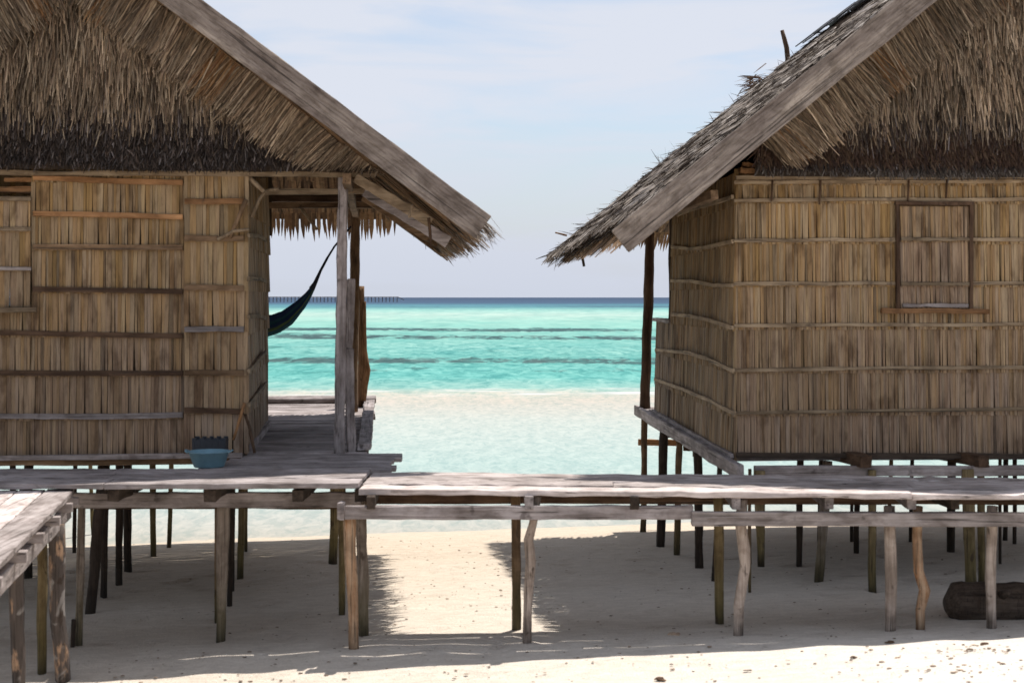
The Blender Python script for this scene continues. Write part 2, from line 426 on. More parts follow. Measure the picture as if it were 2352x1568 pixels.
def thing(name, label, cat, loc=(0, 0, 0), rz=0.0, group=None):
    o = bpy.data.objects.new(name, None); COL.objects.link(o)
    o.empty_display_size = .2
    o.location = loc; o.rotation_euler = (0, 0, rz); o['label'] = label; o['category'] = cat
    if group: o['group'] = group
    return o
def tag(o, label, cat, group=None, kind=None):
    o['label'] = label; o['category'] = cat
    if group: o['group'] = group
    if kind: o['kind'] = kind
    return o

def pick(pal, n, jit=.12):
    pal = np.array(pal); c = pal[rng.integers(0, len(pal), n)]
    return c * (1 + rng.uniform(-jit, jit, (n, 1)))

# ------------------------------------------------------------------ setting: beach and lagoon
def build_sand():
    xs = np.concatenate([np.linspace(-60, -6.2, 28), np.arange(-6, 6.01, .065), np.linspace(6.2, 60, 28)])
    ys = np.concatenate([np.linspace(-40, 5.8, 24), np.arange(6, 17.5, .065), np.linspace(17.7, 30, 30)])
    V = np.empty((len(ys), len(xs), 3))
    for j, y in enumerate(ys):
        for i, x in enumerate(xs):
            z = zs(x, y)
            z += .014 * mnoise.noise(Vector((x * .7, y * .9, 0)))
            near = 1 - sstep(12, 16.5, y)
            z += (.010 * near + .004) * mnoise.noise(Vector((x * 3.1, y * 3.6, 4)))
            f = mnoise.noise(Vector((x * 5.2, y * 6.5, 9)))
            if f > .38: z -= min(.022, (f - .38) * .12) * near
            V[j, i] = (x, y, z)
    nx, ny = len(xs), len(ys)
    idx = np.arange(nx * ny).reshape(ny, nx)
    Q = np.stack([idx[:-1, :-1], idx[:-1, 1:], idx[1:, 1:], idx[1:, :-1]], -1).reshape(-1, 4)
    me = bpy.data.meshes.new('sand'); me.from_pydata(V.reshape(-1, 3).tolist(), [], Q.tolist()); me.update()
    o = finish('sand', me, sand_mat(), smooth=True); o['kind'] = 'structure'; o['label'] = 'pale coral sand beach sloping down to the lagoon'
build_sand()
me = bpy.data.meshes.new('water')
me.from_pydata([(-40000, 13, WATER_Z), (40000, 13, WATER_Z), (40000, 60000, WATER_Z), (-40000, 60000, WATER_Z)], [], [(0, 1, 2, 3)]); me.update()
wo = finish('water', me, water_mat()); wo['kind'] = 'structure'; wo['label'] = 'turquoise lagoon with dark reef streaks and a deep blue horizon'

# ------------------------------------------------------------------ hut frame of reference
FLOOR = 1.005
class Hut:
    def __init__(s, px, Y, r, root):
        s.ox, s.oy, s.r, s.root = (px - CX) / F * Y, Y, r, root
        s.c, s.s = math.cos(r), math.sin(r)
        root.location = (s.ox, s.oy, 0); root.rotation_euler = (0, 0, r)
    def loc(s, p):
        dx, dy = p[0] - s.ox, p[1] - s.oy
        return Vector((dx * s.c + dy * s.s, -dx * s.s + dy * s.c, p[2]))
    def at(s, px, py, ly):                        # local point at local depth ly seen at (px, py)
        k = (px - CX) / F
        lx = (k * (s.oy + ly * s.c) - s.ox + ly * s.s) / (s.c - k * s.s)
        Y = s.oy + lx * s.s + ly * s.c
        return Vector((lx, ly, EYE + (HY - py) / F * Y))
    def atx(s, px, py, lx):                       # local point on the plane x = lx
        k = (px - CX) / F
        ly = (s.ox + lx * s.c - k * (s.oy + lx * s.s)) / (k * s.c + s.s)
        Y = s.oy + lx * s.s + ly * s.c
        return Vector((lx, ly, EYE + (HY - py) / F * Y))

SLATS = [(.262, .172, .085), (.235, .15, .068), (.275, .20, .112), (.205, .135, .065), (.25, .178, .105), (.235, .17, .10), (.28, .21, .13), (.235, .15, .062)]
GREYS = [(.175, .122, .082), (.195, .142, .102), (.155, .106, .072), (.205, .155, .115), (.18, .13, .092)]
def slat_wall(name, parent, axis, a0, a1, off, sign, zrows, wmin=.014, wmax=.034, grey=(.0, .8), wave=0.0, bright=1.0, lean=None):
    """rows of upright split palm stems; axis 'x' = wall along local x at y=off facing sign*y, axis 'y' = wall along local y at x=off"""
    mb = MB(); n = len(zrows) - 1; zr = sorted(zrows)
    for r in range(n):
        z0, z1 = zr[r], zr[r + 1]; a = a0
        gfrac = grey[1] + (grey[0] - grey[1]) * (r / max(1, n - 1))
        run = random.random()
        while a < a1:
            w = min(random.uniform(wmin, wmax), a1 - a + .004)
            if random.random() < .12: run = random.random()
            c1 = random.choice(SLATS); c2 = random.choice(GREYS)
            g_ = min(1, max(0, gfrac + random.uniform(-.25, .25) + (run - .5) * .35))
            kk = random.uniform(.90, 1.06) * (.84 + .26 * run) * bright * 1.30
            t = [(p * (1 - g_) + q * g_) * kk for p, q in zip(c1, c2)]
            dkf = random.uniform(.45, .75) if random.random() < .06 else 1
            t = [q * dkf for q in t]
            b0 = off + sign * (.012 + random.uniform(-.003, .003)); b1 = off + sign * (.0 + random.uniform(-.003, .003))
            wv = wave * math.sin(a * 2.1 + r * .6)
            b0 += sign * wv; b1 += sign * wv
            th = -sign * .012
            sk = random.uniform(-.006, .006); zb = z0 - .018 - random.uniform(0, .008); zt = z1 + .012
            am = a + w
            def pt(aa, bb, z): return (aa, bb, z) if axis == 'x' else (bb, aa, z)
            bow = random.uniform(-.003, .003)
            tp = w * (random.uniform(.0, .05) if random.random() < .86 else random.uniform(.08, .28)); tq = w * random.uniform(0, .03)
            vs = [pt(a + sk + tp, b0, zb), pt(am + sk - .0012 - tq, b0 + bow, zb), pt(am + sk - .0012 - tq, b0 + th, zb), pt(a + sk + tp, b0 + th, zb),
                  pt(a, b1, zt), pt(am - .0012, b1 + bow, zt), pt(am - .0012, b1 + th, zt), pt(a, b1 + th, zt)]
            mb.add(vs, [(0, 3, 2, 1), (4, 5, 6, 7), (0, 1, 5, 4), (1, 2, 6, 5), (2, 3, 7, 6), (3, 0, 4, 7)], tuple(t))
            a = am
    return mb.build(name, M_SLAT, parent)

def batten(parent, pts, w, d, kind, axis, outn, tint=1.0):
    """split lath following pts (local), w tall, d thick"""
    mb = MB(); n = len(pts)
    for i in range(n - 1):
        mb.beam(pts[i], pts[i + 1], d, w, seg=max(2, int((Vector(pts[i + 1]) - Vector(pts[i])).length / .14)), jit=.0028, tint=tint)
    return mb.build('batten', wood(kind, axis), parent)

def planks(mb, x0, x1, y0, y1, ztop, along='x', pw=.15, th=.03, ragged=.02, gap=.006, tint=(.8, 1.15), seg=10, zj=.004):
    """deck boards; along = the direction the boards run"""
    q = y0 if along == 'x' else x0; end = y1 if along == 'x' else x1
    while q < end - .02:
        w = min(pw * random.uniform(.85, 1.15), end - q)
        t = random.uniform(*tint); z = ztop - th / 2 + random.uniform(-zj, zj)
        e0, e1 = random.uniform(-ragged, ragged), random.uniform(-ragged, ragged)
        if along == 'x': mb.beam((x0 + e0, q + w / 2, z), (x1 + e1, q + w / 2, z), w - gap, th, seg=seg, jit=.0022, tint=t)
        else: mb.beam((q + w / 2, y0 + e0, z), (q + w / 2, y1 + e1, z), w - gap, th, seg=seg, jit=.0022, tint=t)
        q += w

def pole(name, parent, pts, r, kind, H=None, n=10, wob=.10, square=0.0, tint=1.0, m=None):
    pts = [Vector(p) for p in pts]
    if H is not None: pts = [H.loc(p) for p in pts]
    out_p, out_r = [], []
    L_ = sum((pts[i + 1] - pts[i]).length for i in range(len(pts) - 1))
    rs = r if isinstance(r, (list, tuple)) else [r] * len(pts)
    for i in range(len(pts) - 1):
        k = max(2, int((pts[i + 1] - pts[i]).length / .08))
        for j in range(k):
            t = j / k; tt = t * t * (3 - 2 * t)
            out_p.append(pts[i].lerp(pts[i + 1], t)); out_r.append(rs[i] + (rs[i + 1] - rs[i]) * tt)
    out_p.append(pts[-1]); out_r.append(rs[-1])
    ph = random.uniform(0, 60)
    for i, p in enumerate(out_p):
        q = Vector((mnoise.noise(Vector((i * .22 + ph, 0, 0))), mnoise.noise(Vector((0, i * .22 + ph, 5))), 0)) * rs[0] * .18
        out_p[i] = p + q
    mb = MB(); mb.tube(out_p, out_r, n=n, wob=wob, square=square, tint=tint)
    return mb.build(name, m or post_mat(kind), parent, smooth=not square)

TAN = [(.27, .212, .15), (.23, .17, .112), (.315, .25, .178), (.185, .132, .088), (.25, .19, .135), (.20, .145, .095), (.145, .102, .072)]
RUST = [(.20, .105, .045), (.16, .085, .045), (.24, .15, .08)]
DARK = [(.04, .031, .026), (.056, .044, .038), (.028, .021, .019), (.095, .083, .08), (.05, .036, .028), (.022, .017, .015)]
DKBR = [(.06, .036, .026), (.085, .05, .033), (.05, .032, .027), (.105, .07, .045)]
GREYT = [(.20, .170, .145), (.255, .222, .195), (.15, .124, .104), (.33, .295, .265), (.10, .082, .07), (.22, .185, .15), (.17, .14, .115)]

def clump(x, z, k=1.0):
    return .5 + .5 * np.sin(x * 13 * k + 2.1 * np.sin(z * 5 + x * 3)) * np.sin(z * 9 * k + 1.7 * np.sin(x * 7)) 
def gable(parent, xr, zr, m, zb, x0, x1, tiered, ybot=-.14, ytop=-.52):
    """thatched gable: raked stems along both verges, hanging stems in the middle, a dark matted band along the bottom"""
    S = Strands()
    U = (zr - zb) / m
    yy = lambda z: ybot + (ytop - ybot) * np.clip((z - zb) / (zr - zb), 0, 1)
    def roofz(x): return zr - m * np.abs(x - xr)
    def clip(x, z, ln, dz, floor_):
        lim = (z - floor_) / np.maximum(.05, -dz)
        return np.minimum(ln, np.maximum(.04, lim))
    # middle, hanging rows
    n = 24000
    x = rng.uniform(x0, x1, n); top = roofz(x) - .10
    z = zb + .34 + rng.uniform(0, 1, n) * (zr - zb - .34); k = z < top; x, z = x[k], z[k]; n = len(x)
    row = np.round(z / .085) * .085 + rng.uniform(-.03, .03, n); z = row
    d = np.stack([rng.normal(0, .075, n) + .05 * np.sin(x * 5 + z * 6), np.full(n, -.17) + rng.normal(0, .05, n), -np.ones(n)], 1)
    ln = clip(x, z, rng.uniform(.16, .40, n), d[:, 2], zb + .25 + rng.normal(0, .06, n) + .03 * np.sin(x * 4.7))
    nr = np.stack([rng.normal(0, .5, n), -np.ones(n), np.full(n, .2)], 1)
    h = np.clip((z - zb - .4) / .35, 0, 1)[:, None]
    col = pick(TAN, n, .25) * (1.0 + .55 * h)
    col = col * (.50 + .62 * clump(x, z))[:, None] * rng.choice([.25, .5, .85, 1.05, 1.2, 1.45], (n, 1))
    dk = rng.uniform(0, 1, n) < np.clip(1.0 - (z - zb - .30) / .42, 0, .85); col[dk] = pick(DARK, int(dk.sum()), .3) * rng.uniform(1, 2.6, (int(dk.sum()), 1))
    S.add(np.stack([x, yy(z), z], 1), d, ln, rng.uniform(.005, .012, n), nr, col, bend=np.stack([rng.normal(0, .02, n), rng.normal(-.01, .01, n), np.zeros(n)], 1), tip=.5)
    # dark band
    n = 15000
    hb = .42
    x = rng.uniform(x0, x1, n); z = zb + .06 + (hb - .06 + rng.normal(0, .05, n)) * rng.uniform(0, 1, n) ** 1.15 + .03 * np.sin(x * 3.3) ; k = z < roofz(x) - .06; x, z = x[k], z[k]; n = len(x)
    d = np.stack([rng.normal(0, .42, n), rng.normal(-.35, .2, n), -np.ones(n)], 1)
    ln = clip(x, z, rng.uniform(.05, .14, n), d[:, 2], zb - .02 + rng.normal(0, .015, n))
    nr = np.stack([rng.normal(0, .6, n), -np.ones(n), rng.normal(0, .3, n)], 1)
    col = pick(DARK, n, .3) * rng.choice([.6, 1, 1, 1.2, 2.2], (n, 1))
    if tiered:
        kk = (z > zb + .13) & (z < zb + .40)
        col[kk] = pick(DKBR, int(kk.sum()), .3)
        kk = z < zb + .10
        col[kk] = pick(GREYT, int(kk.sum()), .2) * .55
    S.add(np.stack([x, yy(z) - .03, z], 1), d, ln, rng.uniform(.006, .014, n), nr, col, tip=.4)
    # raked rows below the verges
    for s in (-1, 1):
        for (lo, hi, l0, l1, cnt, yo, u0) in ((.05, .09, .24, .44, 5200, -.10, 0.0), (.08, .20, .22, .38, 3200, -.07, 0.0), (.05, .16, .25, .50, 500, -.105, 0.0)):
            u = rng.uniform(u0, U, cnt); x = xr + s * u; z = roofz(x) - rng.uniform(lo, hi, cnt)
            k = (x > x0 - .02) & (x < x1 + .02) & (z > zb + .03); u, x, z = u[k], x[k], z[k]; n = len(x)
            fr = u / U
            th = np.radians(62 - 30 * fr ** 1.5 + rng.normal(0, 4.5, n) + 4 * np.sin(u * 9))
            d = np.stack([-s * np.cos(th), rng.normal(-.10, .05, n), -np.sin(th)], 1)
            ln = clip(x, z, rng.uniform(l0, l1, n), d[:, 2], zb + .02 + .16 * rng.uniform(0, 1, n))
            nr = np.stack([rng.normal(0, .5, n), -np.ones(n), rng.normal(0, .4, n)], 1)
            col = pick(TAN, n, .25) * 1.25 * (.55 + .6 * clump(x + z, x * 2.0))[:, None] * rng.choice([.4, .7, 1.0, 1.15, 1.35], (n, 1)) * (.66 + .55 * fr)[:, None]  # last factor darkens towards the apex: shadow put into the stem colour
            red = (np.sin(u * 7.3) + np.sin(u * 17.1 + 1) > .9) & (rng.uniform(0, 1, n) < .55) & (fr < .75)
            col[red] = pick(RUST, int(red.sum()), .3)
            S.add(np.stack([x, yy(z) + yo, z], 1), d, ln, rng.uniform(.005, .013, n), nr, col, bend=np.stack([np.zeros(n), np.zeros(n), rng.uniform(-.06, 0, n)], 1), tip=.45)
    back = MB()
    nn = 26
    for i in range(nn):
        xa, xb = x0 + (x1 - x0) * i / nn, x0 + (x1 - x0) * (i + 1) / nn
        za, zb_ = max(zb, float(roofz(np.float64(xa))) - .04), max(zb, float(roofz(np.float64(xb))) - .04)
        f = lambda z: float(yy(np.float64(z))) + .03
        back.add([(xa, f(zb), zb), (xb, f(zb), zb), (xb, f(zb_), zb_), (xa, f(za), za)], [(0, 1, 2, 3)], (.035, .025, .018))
    return S.build('gable_thatch', M_THATCH, parent, extra=back)

def roof(H, xr, zr, m, U, y0, y1, drop=0.0, trim=(0.0, 0.0), detail=(1.0, 1.0)):
    Zr0 = zr; zr = zr - drop
    """two thatched slopes (one roof), barge boards, ridge sheet, leaf lining"""
    S = Strands(); back = MB()
    ln_ = math.hypot(1, m)
    for s, det in ((-1, detail[0]), (1, detail[1])):
        ds = np.array([s / ln_, 0, -m / ln_]); nr0 = np.array([s * m / ln_, 0, 1 / ln_])
        Ls = U * ln_
        rows = int(Ls / .085)
        for r in range(-1, rows + 1):
            cnt = int((y1 - y0) / .0125 * det)
            y = rng.uniform(y0 + .02, y1, cnt); tr = trim[0] + (trim[1] - trim[0]) * (y - y0) / (y1 - y0)
            l_ = Ls - .10 - r * .085 + rng.uniform(-.04, .04, cnt) + .02 * np.sin(y * 4 + r) - tr
            ok = l_ > .04; y, l_ = y[ok], l_[ok]; cnt = len(y)
            if cnt == 0: continue
            st = np.array([xr, 0, zr])[None] + ds[None] * l_[:, None] + nr0[None] * (.006 + rng.uniform(-.004, .012, cnt))[:, None]
            st[:, 1] = y
            d = ds[None] + nr0[None] * rng.normal(.07, .05, (cnt, 1)) + np.stack([np.zeros(cnt), rng.normal(0, .22, cnt), np.zeros(cnt)], 1)
            ln = rng.uniform(.08, .20, cnt)
            if r < 1: ln = rng.uniform(.10, .22, cnt); d[:, 2] -= .1
            nr = nr0[None] + rng.normal(0, .4, (cnt, 3))
            col = pick(GREYT, cnt, .3) * (.8 + .35 * np.sin(y * 3.1 + r * .7) ** 2)[:, None]
            S.add(st, d, ln, rng.uniform(.009, .024, cnt), nr, col, bend=nr0[None] * rng.uniform(-.035, .0, (cnt, 1)), tip=.5)
        # stray tufts standing off the surface
        cnt = int(44 * det); y = np.concatenate([rng.uniform(y0, y1, cnt // 2), rng.uniform(y1 - .3, y1, cnt - cnt // 2)]); l_ = rng.uniform(.3, Ls, cnt)
        st = np.array([xr, 0, zr])[None] + ds[None] * l_[:, None]; st[:, 1] = y
        d = -ds[None] * rng.uniform(-.9, .8, (cnt, 1)) + nr0[None] * rng.uniform(.15, .8, (cnt, 1)) + np.stack([np.zeros(cnt), rng.normal(0, .3, cnt), np.zeros(cnt)], 1)
        S.add(st, d, rng.uniform(.07, .20, cnt), rng.uniform(.004, .008, cnt), rng.normal(0, 1, (cnt, 3)), pick(GREYT, cnt, .3) * .6, tip=.2)
        # eave tips, under side and thickness
        cnt = int((y1 - y0) / .006); y = rng.uniform(y0 + .03, y1, cnt)
        l_ = Ls - rng.uniform(.10, .28, cnt) - trim[0] - (trim[1] - trim[0]) * (y - y0) / (y1 - y0)
        st = np.array([xr, 0, zr])[None] + ds[None] * l_[:, None] - nr0[None] * rng.uniform(.0, .10, (cnt, 1)); st[:, 1] = y
        d = ds[None] + np.stack([np.zeros(cnt), rng.normal(0, .15, cnt), rng.normal(-.10, .07, cnt)], 1)
        S.add(st, d, rng.uniform(.14, .25, cnt), rng.uniform(.007, .018, cnt), nr0[None] + rng.normal(0, .4, (cnt, 3)), pick(GREYT, cnt, .3) * .75, tip=.35)
        # back verge: ends of the leaves
        cnt = 1500; l_ = rng.uniform(0, Ls, cnt)
        st = np.array([xr, y1 - .06, zr])[None] + ds[None] * l_[:, None] - nr0[None] * rng.uniform(-.02, .10, (cnt, 1)); 
        d = ds[None] * rng.uniform(.2, 1, (cnt, 1)) + np.stack([np.zeros(cnt), rng.uniform(.2, .8, cnt), np.zeros(cnt)], 1) + nr0[None] * rng.normal(.05, .2, (cnt, 1))
        S.add(st, d, rng.uniform(.08, .2, cnt), rng.uniform(.006, .014, cnt), nr0[None] + rng.normal(0, .5, (cnt, 3)), pick(GREYT, cnt, .3) * .8, tip=.3)
        # body of the thatch
        a = np.array([xr, 0, zr]); e = a + ds * (Ls - .10 - max(trim))
        up, dn = nr0 * .0, -nr0 * .085
        q = [a + up, e + up, e + dn, a + dn]
        vs = [(p[0], y0 + .03, p[2]) for p in q] + [(p[0], y1 - .04, p[2]) for p in q]
        back.add(vs, [(0, 1, 2, 3), (7, 6, 5, 4), (0, 4, 5, 1), (1, 5, 6, 2), (2, 6, 7, 3), (3, 7, 4, 0)], (.11, .085, .065))
    R = S.build('roof', M_ROOF, H.root, extra=back)
    # leaf lining under the slopes (strips running down the slope)
    T = Strands()
    for s in (-1, 1):
        ds = np.array([s / ln_, 0, -m / ln_]); nr0 = np.array([s * m / ln_, 0, 1 / ln_]); Ls = U * ln_
        for r in range(int(Ls / .3) + 1):
            cnt = int((y1 - y0) / .035); y = np.linspace(y0 + .06, y1 - .02, cnt) + rng.normal(0, .01, cnt)
            l_ = np.full(cnt, max(0, Ls - .02 - r * .3)) - .36 + rng.uniform(-.02, .02, cnt)
            l_ = np.maximum(l_, .06)
            st = np.array([xr, 0, zr])[None] + ds[None] * l_[:, None] - nr0[None] * (.092 + .0 * r); st[:, 1] = y
            d = ds[None] + nr0[None] * -.06 + np.stack([np.zeros(cnt), rng.normal(0, .03, cnt), np.zeros(cnt)], 1)
            S_c = pick([(.20, .12, .06), (.16, .095, .05), (.25, .16, .085), (.12, .075, .04)], cnt, .2)
            T.add(st, d, rng.uniform(.36, .44, cnt), rng.uniform(.03, .045, cnt), nr0[None] + rng.normal(0, .12, (cnt, 3)), S_c, tip=.6)
    T.build('roof_lining', M_BLADE, R)
    # barge boards, front and back, both sides
    for yb, nm in ((y0 - .012, 'front'),) + (((y1 + .02, 'back'),) if drop else ()):
        for s in (-1, 1):
            ds = Vector((s / ln_, 0, -m / ln_)); nn = Vector((s * m / ln_, 0, 1 / ln_))
            a = Vector((xr, yb, Zr0)) - nn * .085 + ds * .0; e = a + ds * (U * ln_)
            mb = MB(); mb.beam(a, e, .035, .185, up=nn, seg=22, jit=.0035)
            mb.build('barge_board', barge_mat(-s * math.atan(m)), R, bevel=.004)
    # ridge sheet
    mb = MB(); k = 14
    for s in (-1, 1):
        ds = np.array([s / ln_, 0, -m / ln_]); nr0 = np.array([s * m / ln_, 0, 1 / ln_])
        for i in range(k):
            ya, yb = y0 + .05 + (y1 - y0) * i / k, y0 + .05 + (y1 - y0) * (i + 1) / k - .01
            off = .06 + .012 * (i % 2); w = .40 + random.uniform(-.05, .05)
            p = [np.array([xr, 0, zr]) + nr0 * off - ds * .02, np.array([xr, 0, zr]) + nr0 * (off + .01) + ds * w]
            q = [pp - nr0 * .012 for pp in p]
            vs = [(p[0][0], ya, p[0][2]), (p[1][0], ya, p[1][2]), (p[1][0], yb, p[1][2]), (p[0][0], yb, p[0][2]),
                  (q[0][0], ya, q[0][2]), (q[1][0], ya, q[1][2]), (q[1][0], yb, q[1][2]), (q[0][0], yb, q[0][2])]
            mb.add(vs, [(0, 1, 2, 3), (7, 6, 5, 4), (0, 4, 5, 1), (1, 5, 6, 2), (2, 6, 7, 3), (3, 7, 4, 0)], random.uniform(.8, 1.2))
    mb.build('ridge_cap', M_CAP, R)
    return R

_barge = {}
def barge_mat(ang):
    key = round(ang, 3)
    if key in _barge: return _barge[key]
    m, t, b = mat('bleached_barge_board'); g = NT(t)
    co = g.n('ShaderNodeTexCoord').outputs['Object']
    rt = g.n('ShaderNodeMapping'); rt.inputs['Rotation'].default_value = (0, ang, 0); g.l(co, rt.inputs[0]); v = rt.outputs[0]
    n1 = g.noise(g.mapv(v, (1.1, 5, 9)), 1.0, 6, .62, .5); n2 = g.noise(g.mapv(v, (7, 40, 60)), 1.0, 5, .65); n3 = g.noise(v, 5.0, 6, .65, .6)
    col = g.ramp(n1, [(.32, (.145, .115, .098)), (.46, (.21, .174, .15)), (.56, (.245, .206, .176)), (.68, (.40, .34, .285))])
    col = g.mix(1.0, col, g.ramp(n2, [(.36, (.66, .63, .61)), (.56, (1.10, 1.10, 1.10))]), 'MULTIPLY')
    col = g.mix(1.0, col, g.ramp(n3, [(.36, (.66, .64, .62)), (.54, (1.08, 1.08, 1.08))]), 'MULTIPLY')
    n4 = g.noise(v, 42.0, 3, .6); col = g.mix(g.ramp(n4, [(.66, G3(0)), (.72, G3(.5))]), col, (.07, .05, .04))
    ck = g.noise(g.mapv(v, (.7, 60, 70)), 1.0, 3, .55, .15); col = g.mix(g.ramp(ck, [(.33, G3(.85)), (.39, G3(0))]), col, (.04, .032, .027))
    g.l(col, b.inputs['Base Color']); g.bump(n2, .9, .014, b)
    _barge[key] = m; return m

def skirt(H, x0, x1, ya, za, yb, zb, x0t=None, x1t=None):
    """leaf-clad end of the roof at the seaward side with a ragged lower fringe"""
    T = Strands()
    va = np.array([0, yb - ya, zb - za]); L_ = np.linalg.norm(va); va /= L_
    nr0 = np.array([0, va[2], -va[1]])
    rows = 5
    for r in range(rows):
        cnt = int((x1 - x0) / .026); x = np.linspace(x0, x1, cnt) + rng.normal(0, .008, cnt)
        l_ = L_ * (rows - 1 - r) / rows + rng.uniform(-.01, .01, cnt)
        st = np.array([0, ya, za])[None] + va[None] * l_[:, None] + nr0[None] * .004 * r; st[:, 0] = x
        fr_ = 1 - l_ / L_; lo_ = x0 + ((x0t if x0t is not None else x0) - x0) * fr_; hi_ = x1 + ((x1t if x1t is not None else x1) - x1) * fr_
        kp = (x >= lo_) & (x <= hi_); x, l_, st = x[kp], l_[kp], st[kp]; cnt = len(x)
        d = va[None] + np.stack([rng.normal(0, .05, cnt), np.zeros(cnt), np.zeros(cnt)], 1)
        ln = np.full(cnt, L_ / rows + .05) + rng.uniform(0, .02, cnt)
        tip = .6
        if r == 0:
            ln = ln + rng.uniform(0, .13, cnt) ** 1.0; d[:, 2] -= .35; tip = .08
        T.add(st, d, ln, rng.uniform(.024, .04, cnt), nr0[None] + rng.normal(0, .1, (cnt, 3)), pick([(.22, .135, .07), (.17, .10, .052), (.27, .18, .10), (.13, .08, .045)], cnt, .2), tip=tip)
    bk = MB(); e = nr0 * -.012
    bk.add([(x0 if x0t is None else x0t, ya + e[1], za + e[2]), (x1 if x1t is None else x1t, ya + e[1], za + e[2]), (x1, yb + e[1] - va[1] * .06, zb + e[2] - va[2] * .06), (x0, yb + e[1] - va[1] * .06, zb + e[2] - va[2] * .06)], [(0, 1, 2, 3)], (.10, .065, .04))
    return T.build('gable_skirt', M_BLADE, H.root, extra=bk)

def stilt(H, pxb, pyb, pxt, w, kind, Y=None, ztop=.92, name='stilt', parent=None, mid=None, square=0.0, taper=.9, row=None):
    """post standing in the sand at (pxb, pyb), its head under the floor; w = width in survey pixels"""
    base = ground_hit(pxb, pyb) if Y is None else P(pxb, pyb, Y)
    if row is not None: base = P(pxb, pyb, row); base.z = zs(base.x, base.y)
    y = base.y; r = w / F * y / 2
    top = Vector(((pxt - CX) / F * y, y, ztop))
    pts = [base - Vector((0, 0, .08)) if Y is None else base]
    rr = [r * taper]
    for (mx_, my_, mw) in (mid or []):
        pts.append(P(mx_, my_, y)); rr.append(mw / F * y / 2)
    pts.append(top); rr.append(r)
    return pole(name, parent or (H.root if H else None), pts, rr, kind, H=H, square=square)

# ================================================================== LEFT HUT
hl = thing('thatched_hut', 'palm-thatched stilt hut with an open side veranda and a hammock behind it', 'hut')
A = Hut(565, 10.4, 0.10, hl)
XR, ZR, MM, UU = -1.145, 4.83, .743, 2.87
RL = roof(A, XR, ZR, MM, UU, -.80, 3.75, drop=.07, trim=(.10, .06), detail=(.25, .6))
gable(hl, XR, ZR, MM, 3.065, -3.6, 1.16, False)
zrow = lambda H, px, ys, ly: [H.at(px, y, ly).z for y in ys]
# front wall: main panel, the low part beside the hatch, and the proud corner panel
xh, xp, xc = A.at(72, 700, 0).x, A.at(425, 700, 0).x, 0.0
rows = zrow(A, 250, [1047, 957, 857, 767, 667, 568, 492, 413, 385], 0)
fw = slat_wall('front_wall', hl, 'x', xh, xp + .03, 0, -1, rows, grey=(-.3, .95), wmin=.013, wmax=.034)
slat_wall('front_wall', hl, 'x', -3.6, xh, 0, -1, rows[:4] + [A.at(72, 705, 0).z], grey=(.4, .85), wmin=.016, wmax=.04)
cp = slat_wall('corner_panel', hl, 'x', xp, xc + .02, -.055, -1, zrow(A, 500, [1035, 943, 856, 755, 660, 548, 463, 394], -.055), grey=(-.2, .75), wmin=.02, wmax=.05)
for y, yr, k, tn in ((957, 952, 'grey', .75), (857, 856, 'umber', .8), (764, 771, 'umber', 1.0), (665, 669, 'umber', .9), (568, 568, 'brown', 1.35), (491, 498, 'orange', 1.35), (409, 420, 'orange', 1.3)):
    xl = -40 if y > 700 else 76
    batten(fw, [A.at(xl, y - 1, -.024), A.at(250, (y + yr) / 2 + random.uniform(-2, 2), -.026), A.at(420, yr, -.024)], .036, .02, k, 'x', -1, tn)
for y, k, tn in ((943, 'umber', .9), (856, 'brown', .75), (755, 'grey', .62), (660, 'brown', .95), (548, 'brown', 1.0), (463, 'orange', .85)):
    batten(cp, [A.at(424, y + random.uniform(-2, 2), -.082), A.at(500, y, -.084), A.at(560, y + random.uniform(-2, 3), -.082)], .038, .02, k, 'x', -1, tn)
# hatch at the left edge of the picture, with the dark gap above it
ht = slat_wall('hatch', hl, 'x', -2.6, xh, -.05, -1, zrow(A, 40, [710, 616, 525, 455], -.05), grey=(.1, .6), wmin=.02, wmax=.05)
batten(ht, [A.at(-160, 714, -.085), A.at(84, 711, -.085)], .034, .04, 'tan', 'x', -1, .7)
for y, k, tn in ((616, 'pale', .85), (525, 'tan', .8), (456, 'tan', .9)):
    batten(ht, [A.at(-160, y, -.072), A.at(71, y + 1, -.072)], .026, .016, k, 'x', -1, tn)
for y0_, xa, xb, hh in ((435, -160, 72, .045), (412, 10, 96, .03)):
    mb = MB(); mb.beam(A.at(xa, y0_, .01), A.at(xb, y0_ + 1, .01), .02, hh); mb.build('lath', wood('orange', 'x'), fw)
# side wall and the walls nobody sees from the beach
def back_gable(parent, xr, zr, m, y, x0, x1):
    mb = MB(); n = 24
    for i in range(n):
        xa, xb = x0 + (x1 - x0) * i / n, x0 + (x1 - x0) * (i + 1) / n
        za, zb = zr - m * abs(xa - xr) - .14, zr - m * abs(xb - xr) - .14
        mb.add([(xa, y, 2.7), (xb, y, 2.7), (xb, y, zb), (xa, y, za), (xa, y + .03, 2.7), (xb, y + .03, 2.7), (xb, y + .03, zb), (xa, y + .03, za)],
               [(0, 1, 2, 3), (7, 6, 5, 4), (0, 4, 5, 1), (2, 6, 7, 3)])
    return mb.build('back_gable', M_CORE, parent)
back_gable(hl, XR, ZR, MM, 2.28, -3.4, .03)
zz = [FLOOR - .03, 1.32, 1.60, 1.90, 2.22, 2.55, 2.80, 3.05]
sw = slat_wall('side_wall', hl, 'y', -.04, 2.25, 0, 1, zz, grey=(.2, .85), wave=.012, wmin=.018, wmax=.045, bright=.95)
